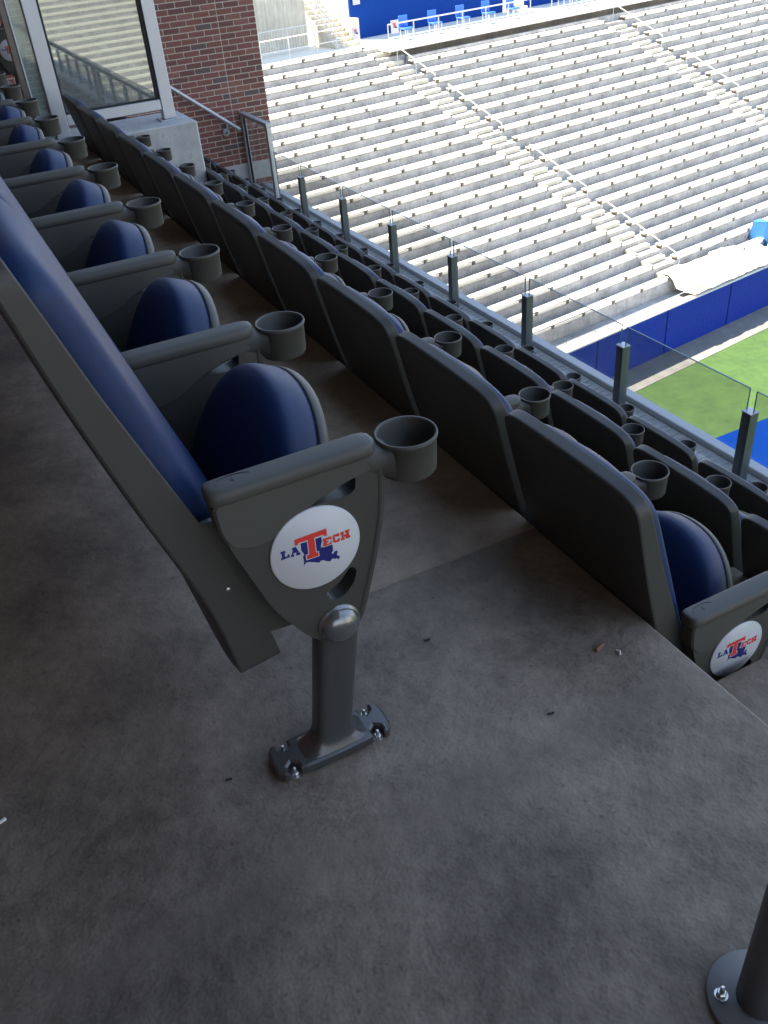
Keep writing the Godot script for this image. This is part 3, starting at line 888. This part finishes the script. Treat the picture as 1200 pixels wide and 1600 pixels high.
	F.call("gasket", Vector3(-0.317, 0.146, -0.012), Vector3(0.321, 0.158, 0.022), M.rubber)
	part("pane", boxmesh(Vector3(-0.32, 0.15, -0.004), Vector3(0.33, 2.9, 0.004)), M.mirror_glass, t)
	part("side_pane", boxmesh(Vector3(-0.517, 0.0, -0.004), Vector3(-0.431, 2.9, 0.004)), M.side_glass, t)

	# brick wall at the far end of the rows
	build_bricks()
	# wall rail
	t = thing("wall_handrail", "grey metal handrail sloping down the brick wall", "handrail", Vector3(3.1, -0.6, -11.93))
	mb = MB.new()
	mb.tube(PackedVector3Array([Vector3(-1.2, 0.93, 0), Vector3(0, 0.0, 0), Vector3(0.74, -0.575, 0)]), 0.024, 12)
	part("rail", mb.mesh(), M.alu, t)
	mb = MB.new()
	mb.lathe([[0.0, 0.0], [0.05, 0.0], [0.048, 0.012], [0.02, 0.02], [0.0, 0.02]], Vector3(0.58, -0.6, -0.10), Vector3(0, 0, 1), 20)
	mb.tube(PackedVector3Array([Vector3(0.58, -0.6, -0.09), Vector3(0.58, -0.6, -0.04), Vector3(0.58, -0.52, -0.005), Vector3(0.58, -0.455, 0)]), 0.012, 8)
	part("bracket", mb.mesh(), M.alu, t)

	# stair rail in the aisle, its first post at the frame's corner
	t = thing("aisle_handrail", "dark metal stair handrail on a round bolted base plate in the aisle", "handrail", Vector3(0.655, 0, -0.352))
	mb = MB.new()
	mb.lathe([[0.0, 0.0], [0.068, 0.0], [0.070, 0.003], [0.070, 0.008], [0.068, 0.0105], [0.0, 0.0105]], Vector3.ZERO, Vector3.UP, 40)
	part("base_plate", mb.mesh(), M.cast_dull, t)
	mb = MB.new()
	mb.lathe([[0.0, 0.010], [0.031, 0.010], [0.031, 0.90], [0.0, 0.90]], Vector3.ZERO, Vector3.UP, 28)
	part("post", mb.mesh(), M.cast_dull, t)
	for q in [2.55, 2.55 + TAU / 3, 2.55 + 2 * TAU / 3]:
		part("bolt", seat_mesh.bolt, M.steel, t, Vector3(cos(q) * 0.051, 0.0104, -sin(q) * 0.051))
	mb = MB.new()
	mb.tube(PackedVector3Array([Vector3(0, -1.31, 0), Vector3(0, -0.42, 0)]), 0.026, 14)
	part("post", mb.mesh(), M.bronze, t, Vector3(1.83, 0, 0))
	mb = MB.new()
	mb.tube(PackedVector3Array([Vector3(-0.1, 0.96, 0), Vector3(0, 0.9, 0), Vector3(2.6, -0.95, 0)]), 0.024, 14)
	part("rail", mb.mesh(), M.bronze, t)

	build_guard()
	# litter
	mb = MB.new()
	mb.tube(PackedVector3Array([Vector3(-0.011, 0.0045, 0.003), Vector3(0.011, 0.0045, -0.003)]), 0.0045, 10)
	solo("cigarette_butt", mb.mesh(), M.tobacco, "tan cigarette butt lying near the floor edge", "cigarette butt", Vector3(0.905, 0, -1.012))
	mb = MB.new()
	mb.tube(PackedVector3Array([Vector3(0.0, 0.003, -0.007), Vector3(0.002, 0.005, 0.0), Vector3(-0.003, 0.003, 0.007)]), 0.0022, 6)
	solo("paper_scrap", mb.mesh(), M.paper, "tiny white twisted paper scrap beside the cigarette butt", "litter", Vector3(0.93, 0, -0.981))
	mb = MB.new()
	mb.tube(PackedVector3Array([Vector3(-0.006, 0.002, 0), Vector3(0.006, 0.003, 0.003)]), 0.0022, 6)
	var d := solo("debris_crumb", mb.mesh(), M.black, "small dark crumb in the open floor between bolted foot and tier edge", "litter", Vector3(0.72, 0, -0.923), "dark crumbs on the floor")
	for q in [Vector3(0.137, 0, -1.095), Vector3(0.62, 0, -1.22)]:
		var c := d.duplicate()
		c.name = numbered("debris_crumb"); add_child(c); c.position = q
		c.set_meta("label", "small dark crumb behind the bolted foot of the end seat" if q.x < 0.3 else "small dark crumb just in front of the end seat panel")
	mb = MB.new()
	mb.tube(PackedVector3Array([Vector3(-0.012, 0.003, 0), Vector3(0, 0.006, 0.003), Vector3(0.012, 0.003, -0.003)]), 0.0035, 6)
	solo("paper_scrap", mb.mesh(), M.paper, "pale scrap of paper on the dark floor behind the top row", "litter", Vector3(-0.25, 0, -1.215))

func build_bricks() -> void:
	var z := -12.05
	var t := thing("brick_wall", "red brick wall with a pale concrete band and one vertical joint", "wall", Vector3(3.82, -2.0, z))
	# core just behind the brick faces
	var x0 := -4.4
	var x1 := 0.49
	part("mortar", boxmesh(Vector3(x0, -3.0, -0.4), Vector3(x1 - 0.004, 5.4, -0.004)), M.mortar, t)
	part("concrete_band", boxmesh(Vector3(x0, 0.15, -0.3), Vector3(x1 + 0.006, 0.365, 0.012), 0.004), M.pale, t)
	var course := 0.0677
	var full := 0.192
	var joint := 0.0115
	var shapes := {}
	var far := MB.new()
	var count := 0
	for row in range(-4, 75):
		var y := 0.365 + joint + row * course if row >= 0 else 0.15 + row * course
		for side in 2:
			var x: float = 0.0
			var k := 0
			while true:
				var lim: float = -x0 if side == 0 else x1
				if x > lim - 0.02: break
				var len_ := full
				if k == 0: len_ = full * 0.47 if (row + side) % 2 == 0 else full
				var x_start := x + (0.006 if k == 0 else 0.0)
				if k == 0: len_ -= 0.006
				len_ = minf(len_, lim - x_start)
				if len_ > 0.03:
					var xa := -x_start - len_ if side == 0 else x_start
					var shown: bool = y < 2.7 and y > -0.15 and xa > -1.15
					if shown and count < 300:
						var key := "%.3f" % len_
						if not shapes.has(key):
							shapes[key] = boxmesh(Vector3(0, 0, -0.03), Vector3(len_, course - joint, 0.0), 0.003)
						var roll := rng.randf()
						var mi := 0 if roll < 0.45 else (1 if roll < 0.72 else (2 if roll < 0.93 else 3))
						var b := part("brick", shapes[key], M.bricks[mi], t, Vector3(xa, y, rng.randf_range(0.0015, 0.0045)))
						if b == null: pass
						count += 1
					else:
						far.box(Vector3(xa, y, -0.02), Vector3(xa + len_, y + course - joint, 0.003))
				x = x_start + len_ + joint
				k += 1
	var rest := part("brickwork", far.mesh(), M.bricks[0], t)
	rest.set_meta("kind", "stuff")

func build_guard() -> void:
	var y := ROWY[3] as float
	var t := thing("glass_guard", "clear glass guard on short grey posts along the front ledge", "railing", Vector3(3.93, y + 0.008, 0))
	var post := MB.new()
	# extruded post: core, fins and slots
	post.box(Vector3(-0.030, 0.0, -0.036), Vector3(0.030, 0.50, 0.018), 0.004)
	post.box(Vector3(-0.034, 0.0, 0.0205), Vector3(0.034, 0.50, 0.027), 0.002)
	post.box(Vector3(-0.034, 0.0, 0.0315), Vector3(0.034, 0.50, 0.038), 0.002)
	var pm := post.mesh()
	var core := boxmesh(Vector3(-0.024, 0.0, 0.0175), Vector3(0.024, 0.495, 0.032))
	var capm := boxmesh(Vector3(-0.036, 0.5005, -0.038), Vector3(0.036, 0.506, 0.040), 0.002)
	var foot := boxmesh(Vector3(-0.06, 0.0, -0.055), Vector3(0.06, 0.012, 0.055), 0.004)
	var step := 1.155
	var z0 := -3.26 + step * 2
	for k in range(0, 22):
		var z := z0 - k * step if k < 10 else z0 + (k - 9) * step
		if k < 10 and z < -10.9: continue
		var p := part("post", pm, M.post, t, Vector3(0, 0, z))
		part("slot", core, M.rubber, p)
		part("cap", capm, M.alu, p)
		part("post_foot", foot, M.post, p)
	for k in range(0, 20):
		var z := z0 - k * step if k < 9 else z0 + (k - 8) * step
		var zb := z - step + 0.028
		var zt := z - 0.028
		if k < 9 and zb < -10.9: zb = -11.0
		var pane := part("pane", boxmesh(Vector3(-0.005, 0.035, zb), Vector3(0.005, 0.645, zt)), M.glass, t)
		part("polished_edge", boxmesh(Vector3(-0.0052, 0.6452, zb), Vector3(0.0052, 0.6485, zt)), M.glass_edge, pane)
		part("polished_edge", boxmesh(Vector3(-0.0048, 0.036, zt + 0.0003), Vector3(0.0048, 0.645, zt + 0.003)), M.glass_edge, pane)
		part("polished_edge", boxmesh(Vector3(-0.0048, 0.036, zb - 0.003), Vector3(0.0048, 0.645, zb - 0.0003)), M.glass_edge, pane)
	# taller framed panel at the end of the aisle
	t = thing("framed_glass_panel", "tall aluminium framed glass panel standing against the brick wall", "railing", Vector3(3.93, y + 0.008, -11.1))
	var F := func(called: String, a: Vector3, b: Vector3, m: Material) -> MeshInstance3D: return part(called, boxmesh(a, b, 0.003), m, t)
	F.call("upright", Vector3(-0.03, 0.0, -0.03), Vector3(0.03, 0.92, 0.04), M.alu)
	F.call("upright", Vector3(-0.03, 0.0, -0.92), Vector3(0.03, 0.92, -0.87), M.alu)
	F.call("top_rail", Vector3(-0.035, 0.921, -0.935), Vector3(0.035, 0.965, 0.045), M.alu)
	F.call("bottom_rail", Vector3(-0.02, 0.03, -0.868), Vector3(0.02, 0.07, -0.032), M.alu)
	F.call("gasket", Vector3(-0.012, 0.071, -0.868), Vector3(0.012, 0.92, -0.85), M.rubber)
	F.call("gasket", Vector3(-0.012, 0.071, -0.05), Vector3(0.012, 0.92, -0.032), M.rubber)
	part("pane", boxmesh(Vector3(-0.004, 0.071, -0.85), Vector3(0.004, 0.92, -0.05)), M.glass, t)

# ------------------------------------------------------------------ the end stand
const ST_P0 := Vector3(26.26, -13.205, -27.01)
const ST_T := 0.747
const ST_R := 0.366
const ST_K := -0.152

func stand_basis(mirror: bool) -> Transform3D:
	var a := deg_to_rad(8.5)
	var s := -1.0 if mirror else 1.0
	# x along the rows, y up, z downhill to the field
	return Transform3D(Basis(Vector3(cos(a), 0, -sin(a) * s), Vector3.UP, Vector3(sin(a), 0, cos(a) * s)), Vector3(ST_P0.x, ST_P0.y, ST_P0.z * s + (16.0 if mirror else 0.0)))

func tierline(i: int) -> Vector3:
	return Vector3(i * ST_K, i * ST_R, -i * ST_T)

func build_stand() -> void:
	var xf := stand_basis(false)
	var t := thing("grandstand", "long stepped concrete end stand with stained grey risers", "grandstand", xf.origin)
	t.transform = xf
	var U0 := -22.0
	var U1 := 30.0
	for i in 23:
		var m := MB.new()
		var u1 := U1
		if i > 20: u1 = -1.5
		m.box(Vector3(U0, i * ST_R - 0.9, -(i + 1) * ST_T - 0.3), Vector3(u1, i * ST_R, -i * ST_T), 0.012)
		part("tier", m.mesh(), M.stand, t)
	var blk := boxmesh(Vector3(0, -0.362, 0.002), Vector3(1.25, -0.175, 0.34), 0.02)
	for q in [[0.03, 22], [14.75, 20]]:
		for i in q[1]:
			part("aisle_step", blk, M.step_white, t, tierline(i + 1) + Vector3(q[0] - ST_K * 0.5, 0.0, 0.0))
	# benches: one thing for each row and section
	var secs := [[-21.9, -0.05, 23, "long white bench between brick wall and first stair", "benches left of the first stair"], [1.40, 14.62, 21, "white bench between the two stairs", "benches between the stairs"], [16.15, 29.9, 21, "white bench beyond the second stair", "benches beyond the second stair"]]
	for s in secs:
		var len_: float = s[1] - s[0]
		var plank := boxmesh(Vector3(0, 0.135, -0.31), Vector3(len_, 0.175, -0.015), 0.008)
		var fb := MB.new()
		var br := MB.new()
		var n := int(round(len_ / 1.7))
		var w := len_ / n
		for k in n:
			fb.box(Vector3(k * w + 0.085, 0.018, -0.03), Vector3((k + 1) * w - 0.085, 0.125, 0.02), 0.01)
		for k in n + 1:
			var u := clampf(k * w, 0.05, len_ - 0.05)
			br.extrude(PackedVector2Array([Vector2(u - 0.10, 0.133), Vector2(u + 0.10, 0.133), Vector2(u + 0.028, 0.055), Vector2(u + 0.028, 0.0), Vector2(u - 0.028, 0.0), Vector2(u - 0.028, 0.055)]), -0.26, 0.004)
		var fm := fb.mesh()
		var bm := br.mesh()
		var tones := [M.bench, M.bench_b, M.bench_c]
		for i in s[2]:
			var o := thing("bleacher_bench", s[3] + ", " + ORD[i] + " row up from the padded wall", "bench", Vector3.ZERO, s[4])
			o.transform = Transform3D(xf.basis, xf * (tierline(i) + Vector3(s[0], 0, 0)))
			var tone: Material = tones[rng.randi() % 3]
			part("seat_plank", plank, tone, o)
			part("front_board", fm, tone, o)
			var b := part("brackets", bm, M.bracket, o)
			b.set_meta("kind", "stuff")
	# stair rails
	for q in [[0.62, [[20, 17], [16, 12], [10, 6], [5, 0]]], [15.35, [[20, 16], [14, 10], [8, 4]]]]:
		for seg in q[1]:
			var a := tierline(seg[0]) + Vector3(q[0], 0, -0.1)
			var b := tierline(seg[1]) + Vector3(q[0], 0, -0.1)
			var o := thing("stair_rail", ORD[q[1].size() - 1 - q[1].find(seg)] + " white stair rail up from the padded wall in the " + ("first" if q[0] < 2 else "second") + " stair", "handrail", Vector3.ZERO, "stair rails of the " + ("first" if q[0] < 2 else "second") + " stair")
			o.transform = Transform3D(xf.basis, xf * b)
			var d := a - b
			var m := MB.new()
			m.tube(PackedVector3Array([Vector3(0, 0.86, 0), Vector3(0, 0.9, 0) + d * 0.01, Vector3(0, 0.9, 0) + d]), 0.026, 8)
			part("rail", m.mesh(), M.rail_white, o)
			m = MB.new()
			m.tube(PackedVector3Array([Vector3(0, 0.0, 0), Vector3(0, 0.88, 0)]), 0.017, 8)
			var pm := m.mesh()
			for k in 3:
				part("post", pm, M.galv, o, d * k * 0.5)
	build_stand_top(xf)
	build_field(xf)
	# the opposite end stand, seen only in the glazed screen
	var mx := stand_basis(true)
	var far := thing("opposite_stand", "sunlit stepped stand mirrored in the glazed screen", "grandstand", mx.origin)
	var cm := MB.new()
	var bm2 := MB.new()
	cm.xf = Transform3D(mx.basis, Vector3.ZERO)
	bm2.xf = cm.xf
	for i in 44:
		cm.box(Vector3(-60, i * ST_R - 0.9, -(i + 1) * ST_T - 0.3), Vector3(45, i * ST_R, -i * ST_T))
		bm2.box(Vector3(-60, i * ST_R + 0.02, -i * ST_T - 0.28), Vector3(45, i * ST_R + 0.17, -i * ST_T - 0.01))
	part("tiers", cm.mesh(), M.stand, far)
	var bb := part("benches", bm2.mesh(), M.bench, far)
	bb.set_meta("kind", "stuff")

func rail_thing(called: String, label: String, xf: Transform3D, pts: Array, h: float, rails: Array, mat_: Material, r := 0.025) -> Node3D:
	var o := thing(called, label, "railing", Vector3.ZERO)
	o.transform = Transform3D(xf.basis, xf * (pts[0] as Vector3))
	for k in rails:
		var m := MB.new()
		var path := PackedVector3Array()
		for p in pts: path.push_back(p - pts[0] + Vector3(0, k, 0))
		m.tube(path, r, 8)
		part("rail", m.mesh(), mat_, o)
	var pm := MB.new()
	pm.tube(PackedVector3Array([Vector3.ZERO, Vector3(0, h, 0)]), r, 8)
	var pmesh := pm.mesh()
	for i in pts.size() - 1:
		var d: Vector3 = pts[i + 1] - pts[i]
		var n := maxi(1, int(round(d.length() / 1.55)))
		for k in n + (1 if i == pts.size() - 2 else 0):
			part("post", pmesh, mat_, o, pts[i] - pts[0] + d * k / n)
	return o

func build_stand_top(xf: Transform3D) -> void:
	var at := func(u: float, y: float, p: float) -> Vector3: return Vector3(u, y - ST_P0.y, -p)   # world height, distance up the slope
	var mk := func(called: String, label: String, cat: String, a: Vector3, b: Vector3, m: Material, bev := 0.01) -> MeshInstance3D:
		var c := (a + b) * 0.5
		c.y = minf(a.y, b.y)
		var o := solo(called, boxmesh(a - c, b - c, bev), m, label, cat)
		o.transform = Transform3D(xf.basis, xf * c)
		return o
	# right: platform with chairs in front of a blue wall
	mk.call("platform", "white deck edge over a dark gap above the top benches", "platform", at.call(-2.5, -5.28, 15.5), at.call(31.0, -5.20, 21.2), M.line)
	mk.call("parapet", "stained low concrete parapet behind the top bench", "wall", at.call(-1.6, -5.9, 15.32), at.call(31.0, -5.56, 15.46), M.stand)
	mk.call("blue_board_wall", "tall plain blue board wall behind the row of chairs", "wall", at.call(-1.35, -5.198, 20.3), at.call(9.0, -0.9, 20.5), M.blue_board)
	mk.call("blue_board_wall", "blue board wall beyond the white steps on the platform", "wall", at.call(10.4, -5.198, 20.3), at.call(30.0, -0.9, 20.5), M.blue_board)
	mk.call("platform_support", "concrete support wall set back under the white deck", "wall", at.call(-2.4, -7.0, 18.6), at.call(31.0, -5.29, 18.8), M.stand)
	# white steps between the blue walls
	var ws := thing("platform_steps", "white steps rising between the blue walls", "steps", Vector3.ZERO)
	ws.transform = Transform3D(xf.basis, xf * (at.call(9.1, -5.198, 19.6) as Vector3))
	for k in 8:
		part("step", boxmesh(Vector3(0.05, 0, -0.3 * k - 0.3), Vector3(1.15, 0.2 * (k + 1), -0.3 * k), 0.01), M.step_white, ws)
	rail_thing("platform_railing", "grey metal railing along the white deck in front of blue chairs", xf, [at.call(-2.45, -5.198, 15.62), at.call(31.0, -5.198, 15.62)], 1.07, [0.5, 1.07], M.galv, 0.03)
	# chairs
	var proto: Node3D = null
	var spots := [0.9, 2.75, 4.6, 6.35, 8.1, 11.9, 13.3, 14.7, 17.5, 19.3]
	for i in spots.size():
		var o: Node3D
		if proto == null:
			o = thing("blue_chair", "single blue plastic chair on the white deck before the blue wall", "chair", Vector3.ZERO, "blue chairs on the white deck")
			part("backrest", boxmesh(Vector3(-0.24, 0.45, -0.26), Vector3(0.24, 0.92, -0.20), 0.03), M.blue_chair, o)
			part("seat", boxmesh(Vector3(-0.24, 0.40, -0.22), Vector3(0.24, 0.47, 0.24), 0.03), M.blue_chair, o)
			var lg := MB.new()
			lg.tube(PackedVector3Array([Vector3(0, 0, 0), Vector3(0, 0.41, 0)]), 0.02, 6)
			var lm := lg.mesh()
			for c in [Vector3(-0.2, 0, -0.18), Vector3(0.2, 0, -0.18), Vector3(-0.2, 0, 0.2), Vector3(0.2, 0, 0.2)]:
				part("leg", lm, M.galv, o, c)
			proto = o
		else:
			o = proto.duplicate()
			o.name = numbered("blue_chair"); add_child(o)
		o.set_meta("label", ORD[i] + " blue plastic chair from the concrete stair, on the white deck")
		o.transform = Transform3D(xf.basis * 1.15, xf * (at.call(spots[i] - 0.8, -5.198, 17.6) as Vector3))
	# little white signs with the red and navy mark
	var sp := [[at.call(-2.1, -4.25, 15.54), "small white sign with red and navy mark on the deck railing corner"], [at.call(-2.75, -4.55, 17.9), "small white sign with red and navy mark by the concrete stair"], [at.call(-1.0, -3.35, 20.24), "small white sign with red and navy mark high on the blue wall"]]
	for s in sp:
		var o := thing("sign", s[1], "sign", Vector3.ZERO)
		o.transform = Transform3D(xf.basis, xf * (s[0] as Vector3))
		part("board", boxmesh(Vector3(-0.22, -0.28, -0.02), Vector3(0.22, 0.28, 0.0), 0.004), M.white, o)
		for q in [["p_state", M.navy], ["p_halo", M.white], ["p_t", M.red]]:
			var e := part("emblem", seat_mesh[q[0]], q[1], o, Vector3(-0.352, -0.469, 0) * 3.6 + Vector3(0, 0.05, -0.0229 * 3.6 + 0.002))
			e.scale = Vector3.ONE * 3.6
	# left: concourse, beige wall, concrete stair
	mk.call("concourse", "sunlit white concourse floor behind the top bench", "floor", at.call(-22, -6.0, 16.9), at.call(-1.6, -5.14, 22.0), M.line)
	mk.call("beige_wall", "tall streaked beige concrete wall behind the concourse", "wall", at.call(-22, -5.14, 20.2), at.call(-4.1, 1.5, 20.6), M.beige)
	mk.call("beige_wall", "beige concrete pier beside the stair top", "wall", at.call(-4.09, -5.14, 26.4), at.call(-1.4, 3.5, 26.8), M.beige)
	var stt := thing("concrete_stair", "cream concrete stair climbing between beige and blue walls", "steps", Vector3.ZERO)
	stt.transform = Transform3D(xf.basis, xf * (at.call(-3.75, -5.14, 18.3) as Vector3))
	for k in 24:
		part("step", boxmesh(Vector3(0, 0, -0.33 * k - 0.34), Vector3(1.25, 0.19 * (k + 1), -0.33 * k), 0.01), M.beige, stt)
	part("side_wall", boxmesh(Vector3(1.26, 0, -2.4), Vector3(1.5, 1.15, 0.0), 0.01), M.beige, stt)
	rail_thing("concourse_railing", "thin white railing along the concourse", xf, [at.call(-13.0, -5.138, 17.3), at.call(-3.9, -5.138, 17.3)], 1.0, [0.5, 1.0], M.rail_white, 0.022)
	rail_thing("stair_railing", "white sloping railing on the concrete stair", xf, [at.call(-3.72, -5.138, 18.2), at.call(-3.72, -2.55, 22.8)], 1.0, [0.55, 1.0], M.rail_white, 0.03)
	# barred fence against the beige wall
	var o := rail_thing("barred_railing", "white barred railing before the beige wall", xf, [at.call(-12.0, -5.138, 19.4), at.call(-4.2, -5.138, 19.4)], 1.1, [0.12, 1.1], M.rail_white, 0.024)
	var bar := MB.new()
	for k in 52:
		bar.box(Vector3(0.15 * k, 0.12, -0.008), Vector3(0.15 * k + 0.016, 1.1, 0.008))
	part("bars", bar.mesh(), M.rail_white, o).set_meta("kind", "stuff")

func build_field(xf: Transform3D) -> void:
	var gy := -15.6
	struct("ground", boxmesh(Vector3(-400, gy - 1.0, -400), Vector3(500, gy, 400)), M.ground, "flat pale ground round the field", "ground")
	# blue padded wall in front of the stand
	var t := thing("padded_wall", "blue padded field wall with upright joints and a white top", "wall", Vector3.ZERO)
	t.transform = Transform3D(xf.basis, xf * Vector3(0, gy - ST_P0.y, 1.3))
	var pw := 4.06
	var pm := boxmesh(Vector3(0.026, 0.0, -0.12), Vector3(pw - 0.026, 1.93, 0.0), 0.02)
	for k in range(-5, 7):
		part("pad", pm, M.blue_wall, t, Vector3(-1.56 + k * pw, 0.0, 0.0))
	part("backing", boxmesh(Vector3(-22, 0, -0.3), Vector3(27, 1.92, -0.125)), M.navy, t)
	part("coping", boxmesh(Vector3(-22, 1.935, -0.34), Vector3(30, 2.0, -0.005), 0.01), M.line, t)
	part("walkway", boxmesh(Vector3(-22, 1.5, -1.298), Vector3(30, 1.84, -0.345)), M.stand, t)
	rail_thing("front_rail", "thin grey rail along the top of the padded wall", xf, [Vector3(-18, gy - ST_P0.y + 2.0, 1.1), Vector3(27, gy - ST_P0.y + 2.0, 1.1)], 0.32, [0.32], M.galv, 0.018)
	# apron, turf, blue turf laid one above the other
	var ap := struct("apron", boxmesh(Vector3(-22, 0.0, -0.02), Vector3(40, 0.03, 1.42), 0.004), M.ground, "pale concrete strip along the padded wall", "pavement")
	ap.transform = Transform3D(xf.basis, xf * Vector3(0, gy - ST_P0.y, 1.3))
	var tm := MB.new()
	var a: Vector3 = xf * Vector3(-16, 0, 2.70)
	var b: Vector3 = xf * Vector3(42, 0, 2.70)
	tm.xf = Transform3D(Basis(Vector3.RIGHT, Vector3(0, 0, -1), Vector3(0, 1, 0)), Vector3.ZERO)
	tm.extrude(PackedVector2Array([Vector2(6.0, 19.35), Vector2(80.0, 19.35), Vector2(b.x, -b.z), Vector2(a.x, -a.z), Vector2(6.0, -a.z)]), gy + 0.004, gy + 0.012)
	struct("turf", tm.mesh(), M.turf, "green artificial turf behind the end line", "grass")
	struct("blue_turf", boxmesh(Vector3(6, gy + 0.004, -19.345), Vector3(80, gy + 0.012, -10.0)), M.blue_turf, "bright blue end zone turf", "turf")
	struct("turf", boxmesh(Vector3(6, gy + 0.004, -9.995), Vector3(80, gy + 0.012, 60.0)), M.turf, "green artificial turf of the main field", "grass")
	# white printed sheet thrown over the front benches
	var st := SurfaceTool.new()
	st.begin(Mesh.PRIMITIVE_TRIANGLES)
	var nz := noise(0.9, 91)
	var NX := 60
	var NY := 16
	var pos := []
	var cols := []
	for j in NY + 1:
		for i in NX + 1:
			var u := lerpf(0.0, 9.5, float(i) / NX)
			var v_ := float(j) / NY
			var edge := 0.35 * nz.get_noise_2d(u * 0.8, 7.0)
			var p := lerpf(-1.28, 0.42 + edge - (0.55 if u > 4.6 else 0.0), v_) + 0.1 * nz.get_noise_2d(u * 2.0, v_ * 3.0)
			var base := -0.36 + 0.04
			if p > -0.45: base = lerpf(-0.32, 0.20, clampf((p + 0.45) / 0.45, 0, 1))
			pos.push_back(Vector3(u + 0.2 * nz.get_noise_2d(v_ * 4.0, 3.0), base + 0.06 + 0.03 * nz.get_noise_2d(u * 1.8, v_ * 6.0 + 20.0), -p))
			var c := Color(0.78, 0.76, 0.70)
			if Vector2((u - 0.75) / 0.32, (v_ - 0.22) / 0.13).length() < 1.0: c = Color(0.58, 0.20, 0.09)
			elif Vector2((u - 1.5) / 0.5, (v_ - 0.3) / 0.10).length() < 1.0 or Vector2((u - 2.9) / 0.5, (v_ - 0.62) / 0.14).length() < 1.0: c = Color(0.74, 0.70, 0.30)
			cols.push_back(c)
	for j in NY:
		for i in NX:
			var q := [j * (NX + 1) + i, j * (NX + 1) + i + 1, (j + 1) * (NX + 1) + i + 1, (j + 1) * (NX + 1) + i]
			for k in [0, 2, 1, 0, 3, 2]:
				st.set_color(cols[q[k]])
				st.add_vertex(pos[q[k]])
			for k in [0, 1, 2, 0, 2, 3]:
				st.set_color(cols[q[k]])
				st.add_vertex(pos[q[k]] - Vector3(0, 0.006, 0))
	st.generate_normals()
	var sh := solo("printed_sheet", st.commit(), M.tarp_white, "crumpled white sheet with yellow and red print over the front benches", "tarpaulin")
	sh.transform = xf
	# blue covered booth
	t = thing("covered_booth", "light blue tarpaulin covered box standing over the front benches", "booth", Vector3.ZERO)
	t.transform = Transform3D(xf.basis, xf * Vector3(6.2, -0.62, 0.45))
	part("front_cover", boxmesh(Vector3(0.5, 0, -0.05), Vector3(3.6, 1.55, 0.0), 0.02), M.tarp_grey, t)
	var sm := MB.new()
	sm.loft([PackedVector3Array([Vector3(0.5, 0, 0), Vector3(0.3, 0, -0.5), Vector3(0.1, 0, -1.1), Vector3(0.6, 0, -1.1)]), PackedVector3Array([Vector3(0.42, 0.7, 0.03), Vector3(0.16, 0.7, -0.5), Vector3(0.0, 0.7, -1.1), Vector3(0.6, 0.7, -1.1)]), PackedVector3Array([Vector3(0.5, 1.5, 0), Vector3(0.3, 1.5, -0.5), Vector3(0.1, 1.45, -1.1), Vector3(0.6, 1.45, -1.1)])], true, true, -1)
	part("side_cover", sm.mesh(), M.tarp_blue, t)

# ------------------------------------------------------------------
func _ready() -> void:
	rng.seed = 20
	# camera: found from the vanishing points of rows, armrests and posts
	var cam := Camera3D.new()
	cam.name = "camera"
	cam.fov = 59.85
	cam.near = 0.05
	cam.far = 1500.0
	add_child(cam)
	cam.transform = Transform3D(Basis(Vector3(0.88536, -0.07661, 0.45855), Vector3(0.32105, 0.81413, -0.48386), Vector3(-0.33625, 0.57561, 0.74539)).orthonormalized(), Vector3(0, 1.3, 0))
	cam.current = true
	var env := Environment.new()
	var sky := Sky.new()
	var sm := ProceduralSkyMaterial.new()
	sm.sky_top_color = Color(0.46, 0.54, 0.66)
	sm.sky_horizon_color = Color(0.78, 0.80, 0.82)
	sm.sky_curve = 0.12
	sm.ground_bottom_color = Color(0.30, 0.29, 0.27)
	sm.ground_horizon_color = Color(0.55, 0.58, 0.60)
	sm.energy_multiplier = 1.0
	sky.sky_material = sm
	env.background_mode = Environment.BG_SKY
	env.sky = sky
	env.tonemap_mode = Environment.TONE_MAPPER_LINEAR
	env.tonemap_exposure = 4.9
	env.sdfgi_enabled = true; env.ssao_enabled = true; env.ssil_enabled = true
	var we := WorldEnvironment.new()
	we.name = "environment"
	we.environment = env
	add_child(we)
	var sun := DirectionalLight3D.new()
	sun.name = "sun"
	sun.light_energy = 1.5
	sun.light_color = Color(1.0, 0.955, 0.88)
	sun.light_angular_distance = 0.5
	sun.shadow_enabled = true
	add_child(sun)
	sun.look_at_from_position(Vector3.ZERO, -Vector3(-0.30, 1.0, -0.47), Vector3.FORWARD)

	make_materials()
	build_seat_meshes()
	build_deck()
	build_stand()
	build_seats()
